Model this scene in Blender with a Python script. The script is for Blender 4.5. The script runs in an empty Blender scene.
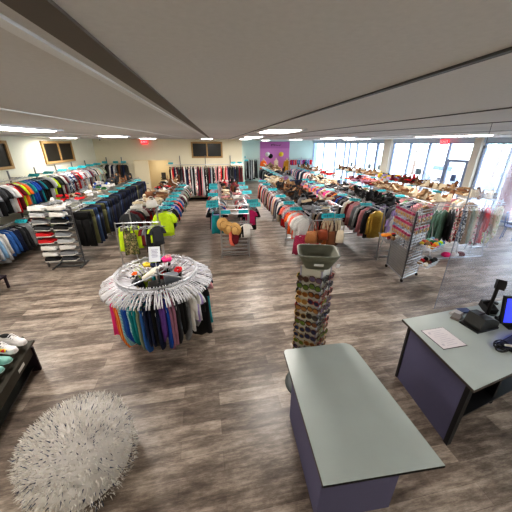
import bpy, math, random
from mathutils import Vector, Matrix
R_ = random.Random(7)
PI = math.pi
sc = bpy.context.scene
COL = sc.collection
sc.view_settings.view_transform = 'Standard'
sc.view_settings.look = 'Medium High Contrast'
sc.view_settings.exposure = 0.88

# ------------------------------------------------------------ materials
def lin(c):
    out = []
    for v in c[:3]:
        v = v/255.0
        out.append(v/12.92 if v <= .04045 else ((v+.055)/1.055)**2.4)
    return tuple(out)+(1.0,)
_mc = {}
def new_mat(name):
    m = bpy.data.materials.new(name); m.use_nodes = True
    return m, m.node_tree, m.node_tree.nodes['Principled BSDF']
def mat(c, rough=.6, metal=0., emit=0., bump=0., var=.12, scale=18., name='paint', alpha=1.):
    key = (tuple(c), rough, metal, emit, bump, var, scale, alpha)
    if key in _mc: return _mc[key]
    m, nt, b = new_mat(name)
    b.inputs['Roughness'].default_value = rough
    b.inputs['Metallic'].default_value = metal
    L = lin(c)
    if var > 0:
        tc = nt.nodes.new('ShaderNodeTexCoord'); n = nt.nodes.new('ShaderNodeTexNoise')
        n.inputs['Scale'].default_value = scale; n.inputs['Detail'].default_value = 3
        nt.links.new(tc.outputs['Object'], n.inputs['Vector'])
        mx = nt.nodes.new('ShaderNodeMix'); mx.data_type = 'RGBA'
        mx.inputs[6].default_value = tuple(v*(1-var) for v in L[:3])+(1,)
        mx.inputs[7].default_value = tuple(min(1, v*(1+var)) for v in L[:3])+(1,)
        nt.links.new(n.outputs[0], mx.inputs[0]); nt.links.new(mx.outputs[2], b.inputs['Base Color'])
        if bump > 0:
            bp = nt.nodes.new('ShaderNodeBump'); bp.inputs['Strength'].default_value = bump
            bp.inputs['Distance'].default_value = .01
            nt.links.new(n.outputs[0], bp.inputs['Height']); nt.links.new(bp.outputs[0], b.inputs['Normal'])
    else: b.inputs['Base Color'].default_value = L
    if emit > 0:
        b.inputs['Emission Color'].default_value = L; b.inputs['Emission Strength'].default_value = emit
    if alpha < 1: b.inputs['Alpha'].default_value = alpha
    _mc[key] = m
    return m
def patmat(kind, cols, scale=20.):
    key = (kind, tuple(cols), scale)
    if key in _mc: return _mc[key]
    m, nt, b = new_mat(kind+'_cloth'); b.inputs['Roughness'].default_value = .85
    tc = nt.nodes.new('ShaderNodeTexCoord')
    r = nt.nodes.new('ShaderNodeValToRGB'); r.color_ramp.interpolation = 'CONSTANT'
    if kind in ('hstripe', 'vstripe', 'leopard'):
        pass
    if kind in ('hstripe', 'vstripe'):
        w = nt.nodes.new('ShaderNodeTexWave'); w.inputs['Scale'].default_value = scale*.35
        w.bands_direction = 'Z' if kind == 'hstripe' else 'X'
        nt.links.new(tc.outputs['Object'], w.inputs['Vector']); src = w.outputs[0]
    else:
        w = nt.nodes.new('ShaderNodeTexVoronoi' if kind == 'floral' else 'ShaderNodeTexNoise')
        w.inputs['Scale'].default_value = scale
        nt.links.new(tc.outputs['Object'], w.inputs['Vector'])
        if kind == 'floral':
            sp = nt.nodes.new('ShaderNodeSeparateColor'); nt.links.new(w.outputs['Color'], sp.inputs[0]); src = sp.outputs[0]
        else: src = w.outputs[0]
    nt.links.new(src, r.inputs[0])
    els = r.color_ramp.elements
    lo, hi = (.36, .64) if kind == 'camo' else (0., 1.)
    n = len(cols)
    while len(els) < n: els.new(.5)
    for i in range(n):
        els[i].position = lo+(hi-lo)*i/n if i else 0.
        els[i].color = lin(cols[i])
    nt.links.new(r.outputs[0], b.inputs['Base Color'])
    _mc[key] = m
    return m
CHROME = mat((190, 192, 196), .28, .9, var=.05, name='chrome')
DCHROME = mat((120, 122, 126), .35, .8, var=.05, name='dull_chrome')
BLACK = mat((18, 18, 20), .45, name='black_plastic')
TEAL = mat((38, 165, 175), .45, var=.08, name='teal_plastic')
INK = mat((20, 70, 90), .5, var=0, name='ink')
CLEAR = mat((242, 242, 246), .2, 0., var=.05, name='clear_plastic', alpha=.68)
WHITEP = mat((235, 235, 238), .4, var=.03, name='white_plastic')

# ------------------------------------------------------------ mesh builder
class MB:
    def __init__(s): s.v = []; s.f = []; s.mi = []; s.cur = 0
    def add(s, vs, fs):
        o = len(s.v); s.v += [tuple(v) for v in vs]
        for f in fs: s.f.append(tuple(o+i for i in f)); s.mi.append(s.cur)
        return s
    def box(s, c, d, rz=0., rot=None):
        M = rot if rot else Matrix.Rotation(rz, 3, 'Z')
        h = [x/2 for x in d]
        vs = [Vector(c)+M@Vector((sx*h[0], sy*h[1], sz*h[2])) for sx in(-1, 1) for sy in(-1, 1) for sz in(-1, 1)]
        return s.add(vs, [(0, 1, 3, 2), (4, 6, 7, 5), (0, 4, 5, 1), (2, 3, 7, 6), (0, 2, 6, 4), (1, 5, 7, 3)])
    def tube(s, pts, r, n=6, closed=False, rs=None):
        pts = [Vector(p) for p in pts]; N = len(pts); rings = []
        for i, p in enumerate(pts):
            a = pts[(i-1) % N] if (i or closed) else p; b = pts[(i+1) % N] if (i < N-1 or closed) else p
            t = (b-a).normalized() if (b-a).length > 1e-9 else Vector((0, 0, 1))
            up = Vector((0, 0, 1)) if abs(t.z) < .9 else Vector((1, 0, 0))
            x = t.cross(up).normalized(); y = t.cross(x).normalized(); rr = rs[i] if rs else r
            rings.append([p+x*rr*math.cos(2*PI*k/n)+y*rr*math.sin(2*PI*k/n) for k in range(n)])
        return s.loft(rings, closed=closed)
    def loft(s, rings, closed=False, cap=True):
        n = len(rings[0]); vs = [v for r in rings for v in r]; fs = []
        m = len(rings)
        for i in range(m if closed else m-1):
            j = (i+1) % m
            for k in range(n):
                l = (k+1) % n; fs.append((i*n+k, i*n+l, j*n+l, j*n+k))
        if cap and not closed: fs.append(tuple(reversed(range(n)))); fs.append(tuple((m-1)*n+k for k in range(n)))
        return s.add(vs, fs)
    def lathe(s, prof, n=24, c=(0, 0, 0), cap=True):
        return s.loft([[(c[0]+r*math.cos(2*PI*k/n), c[1]+r*math.sin(2*PI*k/n), c[2]+z) for k in range(n)] for r, z in prof], cap=cap)
    def prism(s, poly, z0, z1):
        return s.loft([[(x, y, z0) for x, y in poly], [(x, y, z1) for x, y in poly]])
    def ell(s, c, r, n=10, m=6, rz=0., noise=0., rnd=None):
        M = Matrix.Rotation(rz, 3, 'Z'); rings = []
        for i in range(m+1):
            a = -PI/2+PI*(i+.02)/(m+.04); ring = []
            for k in range(n):
                q = 1+(rnd.uniform(-noise, noise) if rnd else 0)
                ring.append(Vector(c)+M@Vector((r[0]*math.cos(a)*math.cos(2*PI*k/n)*q, r[1]*math.cos(a)*math.sin(2*PI*k/n)*q, r[2]*math.sin(a)*q)))
            rings.append(ring)
        return s.loft(rings)
    def mesh(s, name, mats, smooth=False):
        me = bpy.data.meshes.new(name); me.from_pydata(s.v, [], s.f)
        for m in mats: me.materials.append(m)
        me.polygons.foreach_set('material_index', s.mi)
        if smooth: me.polygons.foreach_set('use_smooth', [True]*len(s.f))
        me.update(); return me
def obj(name, me, parent=None, loc=(0, 0, 0), rot=(0, 0, 0)):
    o = bpy.data.objects.new(name, me); COL.objects.link(o); o.location = loc; o.rotation_euler = rot
    if parent: o.parent = parent
    return o
def part(name, mb, m, parent, smooth=False, **k):
    ms = m if isinstance(m, (list, tuple)) else [m]
    return obj(name, mb.mesh(name, ms, smooth), parent, **k)
def tag(o, label, cat, group=None, kind=None):
    if label: o['label'] = label
    if cat: o['category'] = cat
    if group: o['group'] = group
    if kind: o['kind'] = kind
    return o
def thing(name, label, cat, loc=(0, 0, 0), rz=0, group=None):
    o = bpy.data.objects.new(name, None); COL.objects.link(o); o.location = loc; o.rotation_euler = (0, 0, rz)
    o.empty_display_size = .1
    return tag(o, label, cat, group)
def struct(name, mb, m, **k):
    o = part(name, mb, m, None, **k); o['kind'] = 'structure'; return o
def recolor(o, mats):
    for i, m in enumerate(mats):
        if i < len(o.material_slots):
            o.material_slots[i].link = 'OBJECT'; o.material_slots[i].material = m

# ------------------------------------------------------------ camera (phone held just below the ceiling)
H = 3.1
cd = bpy.data.cameras.new('camera'); cam = bpy.data.objects.new('camera', cd); COL.objects.link(cam)
cd.sensor_width = 36; cd.sensor_fit = 'HORIZONTAL'; cd.lens = 268/512*36; cd.clip_end = 200; cd.clip_start = .02
cam.location = (0, 0, H); cam.rotation_euler = (math.radians(90-22.862), 0, math.radians(-7.831))
sc.camera = cam

# ------------------------------------------------------------ setting
CEIL = 3.3
def floor_mat():
    m, nt, b = new_mat('weathered_vinyl_plank')
    tc = nt.nodes.new('ShaderNodeTexCoord'); mp = nt.nodes.new('ShaderNodeMapping')
    mp.inputs['Rotation'].default_value = (0, 0, math.radians(-3))
    nt.links.new(tc.outputs['Object'], mp.inputs[0])
    br = nt.nodes.new('ShaderNodeTexBrick')
    br.inputs['Scale'].default_value = 1.; br.inputs['Brick Width'].default_value = 1.22; br.inputs['Row Height'].default_value = .19
    br.inputs['Mortar Size'].default_value = .0025; br.inputs['Bias'].default_value = 0; br.offset = .37
    br.inputs['Color1'].default_value = (0, 0, 0, 1); br.inputs['Color2'].default_value = (1, 1, 1, 1); br.inputs['Mortar'].default_value = (.1, .1, .1, 1)
    nt.links.new(mp.outputs[0], br.inputs[0])
    mp2 = nt.nodes.new('ShaderNodeMapping'); mp2.inputs['Scale'].default_value = (1.0, 6.5, 1)
    nt.links.new(mp.outputs[0], mp2.inputs[0])
    n1 = nt.nodes.new('ShaderNodeTexNoise'); n1.inputs['Scale'].default_value = 1.7; n1.inputs['Detail'].default_value = 12; n1.inputs['Roughness'].default_value = .8
    nt.links.new(mp2.outputs[0], n1.inputs['Vector'])
    n2 = nt.nodes.new('ShaderNodeTexNoise'); n2.inputs['Scale'].default_value = 3.2; n2.inputs['Detail'].default_value = 6; n2.inputs['Roughness'].default_value = .82
    mp3 = nt.nodes.new('ShaderNodeMapping'); mp3.inputs['Scale'].default_value = (.6, 1.5, 1)
    nt.links.new(mp.outputs[0], mp3.inputs[0]); nt.links.new(mp3.outputs[0], n2.inputs['Vector'])
    a = nt.nodes.new('ShaderNodeMath'); a.operation = 'MULTIPLY_ADD'; a.inputs[1].default_value = .22
    nt.links.new(br.outputs[0], a.inputs[0])
    s = nt.nodes.new('ShaderNodeMath'); s.operation = 'MULTIPLY_ADD'; s.inputs[1].default_value = 1.15; s.inputs[2].default_value = -.5
    nt.links.new(n1.outputs[0], s.inputs[0]); nt.links.new(s.outputs[0], a.inputs[2])
    s2 = nt.nodes.new('ShaderNodeMath'); s2.operation = 'MULTIPLY_ADD'; s2.inputs[1].default_value = .8
    nt.links.new(n2.outputs[0], s2.inputs[0]); nt.links.new(a.outputs[0], s2.inputs[2])
    r = nt.nodes.new('ShaderNodeValToRGB')
    e = r.color_ramp.elements
    e[0].position = .28; e[0].color = lin((68, 58, 50)); e[1].position = .82; e[1].color = lin((186, 172, 158))
    for p, c in ((.42, (94, 83, 74)), (.54, (118, 106, 96)), (.66, (150, 138, 126))):
        q = e.new(p); q.color = lin(c)
    nt.links.new(s2.outputs[0], r.inputs[0])
    nt.links.new(r.outputs[0], b.inputs['Base Color'])
    b.inputs['Roughness'].default_value = .36
    bp = nt.nodes.new('ShaderNodeBump'); bp.inputs['Strength'].default_value = .12; bp.inputs['Distance'].default_value = .004
    nt.links.new(n1.outputs[0], bp.inputs['Height']); nt.links.new(bp.outputs[0], b.inputs['Normal'])
    return m
A = Vector((8.4, 24.4)); B = Vector((11.6, 7.5)); WD = (B-A).normalized(); WN = Vector((-WD.y, WD.x))   # WN points outward
if WN.x < 0: WN = -WN
def W(s, z=0., off=0.):
    p = A+WD*s+WN*off; return (p.x, p.y, z)
WANG = math.atan2(WD.y, WD.x)
BACKY = -3.2
send = (A.y-BACKY)/(-WD.y)
E_ = W(send)
struct('floor', MB().prism([(-6.45, BACKY), (E_[0]+.3, BACKY), (A.x+.05, 24.4), (1.45, 24.4), (1.45, 16.4), (-2.45, 16.4), (-2.45, 17.9), (-4.6, 17.9), (-4.6, 16.4), (-6.45, 16.4)], -.12, 0), floor_mat())
def ceil_mat():
    m, nt, b = new_mat('ceiling_board'); tc = nt.nodes.new('ShaderNodeTexCoord')
    n = nt.nodes.new('ShaderNodeTexNoise'); n.inputs['Scale'].default_value = 60; n.inputs['Detail'].default_value = 4
    n2 = nt.nodes.new('ShaderNodeTexNoise'); n2.inputs['Scale'].default_value = .35
    nt.links.new(tc.outputs['Object'], n.inputs['Vector']); nt.links.new(tc.outputs['Object'], n2.inputs['Vector'])
    a = nt.nodes.new('ShaderNodeMath'); a.operation = 'MULTIPLY_ADD'; a.inputs[1].default_value = .25
    nt.links.new(n.outputs[0], a.inputs[0]); nt.links.new(n2.outputs[0], a.inputs[2])
    r = nt.nodes.new('ShaderNodeValToRGB'); e = r.color_ramp.elements
    e[0].position = .35; e[0].color = lin((208, 206, 204)); e[1].position = .8; e[1].color = lin((234, 232, 230))
    nt.links.new(a.outputs[0], r.inputs[0]); nt.links.new(r.outputs[0], b.inputs['Base Color'])
    b.inputs['Roughness'].default_value = .75
    return m
struct('ceiling', MB().box((3.5, 10.6, CEIL+.05), (21, 28, .1)), ceil_mat())
CREAM = mat((226, 219, 193), .8, var=.03, scale=2, name='cream_wall_paint')
AQUA = mat((202, 222, 214), .8, var=.03, scale=2, name='pale_aqua_wall_paint')
struct('wall_left', MB().box((-6.52, 6.6, 1.65), (.14, 19.6, 3.3)), mat((226, 226, 208), .8, var=.03, scale=2, name='left_wall_paint'))
wb = MB()
wb.box((-5.5, 16.47, 1.65), (1.9, .14, 3.3)); wb.box((-3.6, 16.47, 2.76), (1.9, .14, 1.08)); wb.box((-.6, 16.47, 1.65), (4.1, .14, 3.3))
wb.cur = 1
wb.box((-3.6, 17.9, 1.2), (2.1, .1, 2.5)); wb.box((-4.6, 17.2, 1.2), (.1, 1.4, 2.5)); wb.box((-2.6, 17.2, 1.2), (.1, 1.4, 2.5)); wb.box((-3.6, 17.2, 2.4), (2.1, 1.5, .06))
struct('wall_back', wb, [CREAM, mat((232, 214, 172), .8, var=.03, name='alcove_paint')])
struct('wall_return', MB().box((1.52, 20.5, 1.65), (.14, 8., 3.3)), AQUA)
struct('wall_back_right', MB().box((5.1, 24.47, 1.65), (7.4, .14, 3.3)), AQUA)
struct('wall_front', MB().box((3.5, BACKY-.07, 1.65), (21, .14, 3.3)), CREAM)
# ceiling joint strips running down the room
for i, (x, w, c) in enumerate(((-4.35, .02, 230), (-3.3, .02, 225), (-1.33, .035, 245), (-.36, .03, 240), (.68, .02, 80), (1.78, .014, 95), (2.9, .012, 110), (5.0, .012, 110), (7.1, .012, 110))):
    struct('trim_%d' % (i+1), MB().box((x, 6.4, CEIL-.003), (w, 19.8, .008)), mat((c, c, c), .5, var=0, name='ceiling_strip'))
struct('trim_10', MB().box((-.27, 6.4, CEIL-.003), (.07, 19.8, .008)), mat((105, 95, 85), .6, var=0, name='ceiling_gap'))
# baseboards
struct('baseboard_left', MB().box((-6.44, 6.6, .05), (.02, 19.5, .1)), BLACK)
struct('baseboard_back', MB().box((-.6, 16.39, .05), (4.0, .02, .1)), BLACK)

# dark picture windows in wooden frames, high on the walls
WOOD = mat((172, 140, 92), .6, var=.2, scale=12, name='light_wood')
DGLASS = mat((26, 27, 25), .3, var=.1, name='dark_glass')
def hi_window(n, c, L, h, along):
    x, y, z = c
    def D(a, b, t): return (t, a, b) if along == 'y' else (a, t, b)
    def P(a, b, o): return (x+o, y+a, z+b) if along == 'y' else (x+a, y-o, z+b)
    root = struct('window_%d' % n, MB().box(P(0, 0, .01), D(L-.06, h-.06, .03)), DGLASS)
    fr = MB(); t = .085
    for b in (-1, 1): fr.box(P(0, b*(h/2-t/2), .035), D(L, t, .07))
    for a in (-1, 1): fr.box(P(a*(L/2-t/2), 0, .035), D(t, h-2*t, .07))
    fr.box(P(0, 0, .035), D(.07, h-2*t, .06))
    part('window_frame', fr, WOOD, root)
hi_window(1, (-6.45, 8.8, 2.76), 2.25, .82, 'y')
hi_window(2, (-6.45, 12.85, 2.76), 2.25, .82, 'y')
hi_window(3, (-.52, 16.4, 2.74), 1.72, .84, 'x')
# white door leaf and alcove contents
d = struct('door_1', MB().box((-4.18, 16.36, 1.1), (.78, .05, 2.2)), mat((236, 226, 196), .6, var=.03, name='cream_door'))
part('door_handle', MB().tube([(-3.9, 16.33, 1.0), (-3.9, 16.27, 1.0), (-4.02, 16.27, 1.0)], .012), DCHROME, d)
t = thing('side_table', 'grey side table with dark chair back inside the cream alcove', 'table', (-3.1, 17.1, 0))
part('table_top', MB().box((0, 0, .95), (.6, .5, .04)), mat((150, 145, 130), name='grey_laminate'), t)
for sx in (-1, 1):
    for sy in (-1, 1): part('leg', MB().box((sx*.27, sy*.22, .465), (.04, .04, .93)), DCHROME, t)
t2 = tag(part('letter_tray', MB().box((-3.2, 17.1, 1.22), (.25, .3, .02)).box((-3.2, 17.24, 1.3), (.25, .02, .36)).box((-3.2, 17.1, 1.1), (.25, .3, .02)).box((-3.2, 17.1, .98), (.25, .3, .02)), mat((70, 68, 66), name='dark_grey'), None), 'dark upright letter tray on the alcove side table', 'tray')

# storefront window wall
FRAME = mat((140, 156, 186), .4, .1, var=.04, name='blue_grey_mullion')
PILLAR = mat((226, 220, 205), .8, var=.03, name='pillar_paint')
GLASS, nt, b = new_mat('storefront_glass')
tr = nt.nodes.new('ShaderNodeBsdfTransparent'); tr.inputs[0].default_value = (.93, .97, 1, 1)
gl = nt.nodes.new('ShaderNodeBsdfGlossy'); gl.inputs[0].default_value = (1, 1, 1, 1); gl.inputs['Roughness'].default_value = .02
mx = nt.nodes.new('ShaderNodeMixShader'); mx.inputs[0].default_value = .06
nt.links.new(tr.outputs[0], mx.inputs[1]); nt.links.new(gl.outputs[0], mx.inputs[2])
nt.links.new(mx.outputs[0], nt.nodes['Material Output'].inputs[0])
ZT = 3.12
ww = MB()
ww.box(W(send/2, (ZT+CEIL)/2, .07), (send, .16, CEIL-ZT), WANG)
ww.box(W(send/2, .06, .07), (send, .16, .12), WANG)
struct('wall_right', ww, mat((200, 214, 228), .7, var=.03, name='soffit_paint'))
def wbox(mb, s0, s1, z0, z1, th=.14, off=.05): return mb.box(W((s0+s1)/2, (z0+z1)/2, off), (s1-s0, th, z1-z0), WANG)
ti = 11
for s0, s1 in ((8.5, 9.05), (13.68, 13.98), (19.2, 19.9)):
    struct('trim_%d' % ti, wbox(MB(), s0, s1, 0, CEIL, .3, .02), PILLAR); ti += 1
mulls = [0.0, 1.65, 3.36, 4.5, 5.06, 5.86, 6.86, 7.78, 8.46, 9.1, 10.28, 11.44, 12.5, 13.63, 14.03, 15.03, 16.4, 17.8, 19.15, 19.95, 21.5, 23.2, 25., 26.8, send-.06]
wi = 4
for i in range(len(mulls)-1):
    s0, s1 = mulls[i], mulls[i+1]
    if (s0, s1) in ((8.46, 9.1), (13.63, 14.03), (19.15, 19.95)): continue
    isdoor = (s0 == 12.5)
    g = struct('door_2' if isdoor else 'window_%d' % wi, wbox(MB(), s0+.03, s1-.03, .12, ZT, .012, .08), GLASS); wi += not isdoor
    fr = MB()
    wbox(fr, s0, s0+.055 if i != 7 else s0+.12, .12, ZT, .12, .08); wbox(fr, s1-.035, s1, .12, ZT, .1, .08); wbox(fr, s0+.07, s1-.035, ZT-.05, ZT, .1, .08); wbox(fr, s0+.07, s1-.035, .12, .2, .1, .08)
    if isdoor:
        wbox(fr, s0+.05, s1-.05, 2.28, 2.4, .12, .08); wbox(fr, s0+.07, s0+.17, .2, 2.28, .1, .07); wbox(fr, s1-.17, s1-.07, .2, 2.28, .1, .07)
    part('window_frame' if not isdoor else 'door_frame', fr, FRAME, g)
    if isdoor:
        part('notice', wbox(MB(), s0+.45, s0+.68, 1.45, 1.75, .012, .05), mat((90, 110, 150), .6, var=.2, name='notice_blue'), g)
        part('push_bar', wbox(MB(), s0+.2, s1-.2, 1.0, 1.06, .04, .0), DCHROME, g)
# small grey notices stuck on panes
for s in (5.35, 7.2, 8.1, 10.9, 11.0):
    p = struct('trim_%d' % ti, wbox(MB(), s, s+.3, 1.55, 1.85, .006, .06), mat((150, 168, 180), .7, var=.2, name='sticker')); ti += 1

# purple feature wall panel with script lettering
PUR = mat((200, 128, 184), .7, var=.03, name='purple_paint'); PUR2 = mat((184, 108, 168), .7, var=.03, name='deep_purple_paint')
pw = MB(); pw.box((4.98, 24.37, 1.6), (2.56, .05, 3.2)); pw.cur = 1; pw.box((4.98, 24.335, 2.93), (2.56, .02, .5))
struct('trim_%d' % ti, pw, [PUR, PUR2]); ti += 1
def text(txt, size, loc, rot, m, parent=None, name='lettering', label=None, cat=None, ext=.004):
    cu = bpy.data.curves.new(name, 'FONT'); cu.body = txt; cu.size = size; cu.extrude = ext
    cu.align_x = 'CENTER'; cu.align_y = 'CENTER'
    tmp = bpy.data.objects.new('tmp', cu); COL.objects.link(tmp)
    bpy.context.view_layer.update()
    me = bpy.data.meshes.new_from_object(tmp.evaluated_get(bpy.context.evaluated_depsgraph_get()))
    bpy.data.objects.remove(tmp); me.materials.clear(); me.materials.append(m)
    o = obj(name, me, parent, loc, rot)
    if label: tag(o, label, cat)
    return o
# dark brush script on the purple header, a flowing stroke with loops
pts = []
for i in range(60):
    u = i/59; pts.append((4.62+.86*u+.03*math.sin(u*40), 24.315, 2.93+(.055+.035*math.sin(u*7))*math.sin(u*46)))
tag(part('wall_script', MB().tube(pts, .014, 4), BLACK, None), 'dark brush script lettering across the header of the purple wall', 'lettering')

# exit signs
def exit_sign(loc, rz, label):
    t = thing('exit_sign', label, 'sign', loc, rz)
    part('housing', MB().box((0, 0, -.02), (.34, .06, .2)), mat((235, 40, 52), .5, emit=1.1, var=0, name='exit_red'), t)
    part('mount', MB().box((0, 0, .105), (.08, .03, .05)), WHITEP, t)
    text('EXIT', .15, (0, -.033, -.02), (PI/2, 0, 0), mat((255, 150, 150), .5, emit=1.2, var=0, name='exit_letter'), t)
exit_sign((-3.8, 16.25, 3.17), 0, 'red EXIT sign under the ceiling above the cream alcove')
ex = W(12.55, 3.17, -.4); exit_sign(ex, -PI/2*.6, 'red EXIT sign under the ceiling by the glass door')

# ceiling lights
def troffer(x, y, L=1.2, e=9., note=''):
    t = thing('ceiling_light', note, 'light', (x, y, CEIL))
    EM = mat((255, 246, 240), .5, emit=e, var=0, name='lit_diffuser')
    part('diffuser', MB().loft([[(-.25, -L/2+.05, -.005), (.25, -L/2+.05, -.005), (.25, L/2-.05, -.005), (-.25, L/2-.05, -.005)], [(-.2, -L/2+.09, -.04), (.2, -L/2+.09, -.04), (.2, L/2-.09, -.04), (-.2, L/2-.09, -.04)]]), EM, t)
    fr = MB()
    for sx in (-1, 1): fr.box((sx*.275, 0, -.012), (.05, L, .03))
    for sy in (-1, 1): fr.box((0, sy*(L/2-.025), -.012), (.5, .05, .03))
    part('frame', fr, WHITEP, t)
lights = [(-2.7, 4.35, 1.5, 'at the near left of the room'), (1.02, 4.75, 1.2, 'in the near centre, just right of the aisle'), (6.4, 7.3, 2.3, 'at the right, above the dress rail'),
 (-2.9, 8.9, 1.2, 'above the jeans rack'), (-5.6, 6.6, 1.2, 'at the far left above the wall rail'), (1.2, 9.4, 1.2, 'above the aisle right of the straw hats'), (-2.9, 13.2, 1.2, 'before the cream alcove'),
 (-.4, 13.6, 1.2, 'before the middle dark window'), (4.6, 10.8, 2.3, 'above the long coat rack'), (1.4, 14., 1.2, 'near the end of the back wall rail'), (-5.6, 11.8, 1.2, 'over the left wall rail beside the second dark window'),
 (4.6, 16.5, 1.2, 'over the far blocks of racks'), (3.6, 21., 1.2, 'in front of the purple wall'), (7., 14., 2.3, 'near the storefront windows, far part'), (3.9, -1, 1.2, 'over the sales counter'), (-2.75, -.5, 1.2, 'behind the shoe bench')]
for x, y, L, n in lights: troffer(x, y, L, note='white recessed ceiling light '+n)
# oblong dark air vent
v = thing('ceiling_vent', 'dark slatted air vent in the ceiling near the windows', 'vent', (7.0, 15.05, CEIL))
part('frame', MB().box((0, 0, -.012), (1.3, .7, .02)), DCHROME, v)
part('slat', MB().box((0, -.2, -.03), (1.2, .06, .02)).box((0, 0, -.03), (1.2, .06, .02)).box((0, .2, -.03), (1.2, .06, .02)), BLACK, v)
v = thing('smoke_detector', 'small round white smoke detector on the ceiling near the back left corner', 'detector', (-5.0, 13.5, CEIL))
part('body', MB().lathe([(.07, 0), (.07, -.03), (.05, -.05)]), WHITEP, v, True); part('sensor', MB().lathe([(.02, -.05), (.02, -.09), (.01, -.1)]), BLACK, v)

# outside
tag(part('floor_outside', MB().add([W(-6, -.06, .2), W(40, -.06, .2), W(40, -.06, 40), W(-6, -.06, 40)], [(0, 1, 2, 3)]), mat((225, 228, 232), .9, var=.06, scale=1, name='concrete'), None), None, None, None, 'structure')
def car(s, off, c, label):
    p = W(s, 0, off); t = thing('car', label, 'car', (p[0], p[1], -.06), WANG)
    prof = [(-2.1, .35), (-2.15, .75), (-1.3, .9), (-.7, 1.4), (.7, 1.42), (1.3, .95), (2.05, .8), (2.1, .35)]
    mb = MB(); ring = [[(x, y*(.85 if z > 1 else 1.), z) for x, z in prof] for y in (-.85, .85)]
    part('body', mb.loft(ring), mat(c, .3, .2, name='car_paint'), t)
    part('window', MB().box((0, 0, 1.15), (1.7, 1.74, .32)), mat((90, 110, 130), .2, name='car_glass'), t)
    for x in (-1.3, 1.3):
        for y in (-.8, .8): part('wheel', MB().tube([(x, y-.1, .33), (x, y+.1, .33)], .33, 16), mat((130, 135, 145), .6, name='pale_tyre'), t)
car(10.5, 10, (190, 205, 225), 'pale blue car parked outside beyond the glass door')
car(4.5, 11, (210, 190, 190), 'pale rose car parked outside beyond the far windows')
def foliage(s, off, r, h, label):
    p = W(s, 0, off); rnd = random.Random(int(s*10)); t = thing('tree', label, 'tree', (p[0], p[1], -.06))
    mb = MB()
    for i in range(320):
        a = rnd.uniform(0, 2*PI); q = math.sqrt(rnd.random())*r; z = h*.62+rnd.uniform(-.5, .5)*h*.7
        c = Vector((q*math.cos(a), q*math.sin(a), z)); n = Vector([rnd.uniform(-1, 1) for _ in range(3)]).normalized()*.22; n2 = n.cross(Vector((rnd.uniform(-1, 1), rnd.uniform(-1, 1), 1))).normalized()*.14
        mb.add([c-n, c+n2, c+n, c-n2], [(0, 1, 2, 3)])
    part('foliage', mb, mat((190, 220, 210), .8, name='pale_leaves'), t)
    part('trunk', MB().tube([(0, 0, 0), (.05, 0, h*.35), (0, .05, h*.75)], .12, 8, rs=[.16, .12, .06]), mat((120, 100, 90), .9, name='bark'), t)
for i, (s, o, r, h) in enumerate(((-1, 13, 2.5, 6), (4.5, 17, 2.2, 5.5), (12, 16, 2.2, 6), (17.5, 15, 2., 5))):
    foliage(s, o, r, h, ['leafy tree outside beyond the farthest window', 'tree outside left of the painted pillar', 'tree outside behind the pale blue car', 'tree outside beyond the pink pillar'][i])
t = thing('brick_pillar', 'pinkish brick porch pillar outside the right-hand window', 'pillar', W(14.75, -.06, 1.6), WANG)
part('shaft', MB().box((0, 0, 1.8), (.6, .6, 3.6)), mat((196, 140, 134), .9, var=.15, scale=9, name='pink_brick'), t)
part('base', MB().box((0, 0, .15), (.7, .7, .3)), mat((170, 150, 145), .9, name='stone'), t)
part('capital', MB().box((0, 0, 3.7), (.7, .7, .25)), mat((224, 208, 130), .8, name='yellow_trim'), t)

# ------------------------------------------------------------ garments
def ringb(z, w, t, n, amp, fr, ph, cx=0.):
    out = []
    for k in range(n):
        a = 2*PI*k/n; ca, sa = math.cos(a), math.sin(a)
        x = w*(abs(ca)**.75)*(1 if ca >= 0 else -1); y = t*(abs(sa)**.8)*(1 if sa >= 0 else -1)
        y += amp*math.sin(x*fr+ph)
        out.append((cx+x, y, z+amp*.5*math.sin(x*fr*.7+ph)))
    return out
def sleeve(mb, sx, z0, x0, x1, z1, r0, r1, ph):
    rings = []
    for i in range(5):
        u = i/4; x = x0+(x1-x0)*(u**.6); z = z0+(z1-z0)*u; r = r0+(r1-r0)*u
        rings.append([(sx*(x+r*math.cos(2*PI*k/8)*(1 if u > .2 else .7)), .012*math.sin(u*5+ph)+r*.62*math.sin(2*PI*k/8), z+r*.35*math.cos(2*PI*k/8)*sx*0) for k in range(8)])
    mb.loft(rings)
_gm = {}
DUMMY = mat((128, 128, 128), .85, name='cloth')
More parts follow.
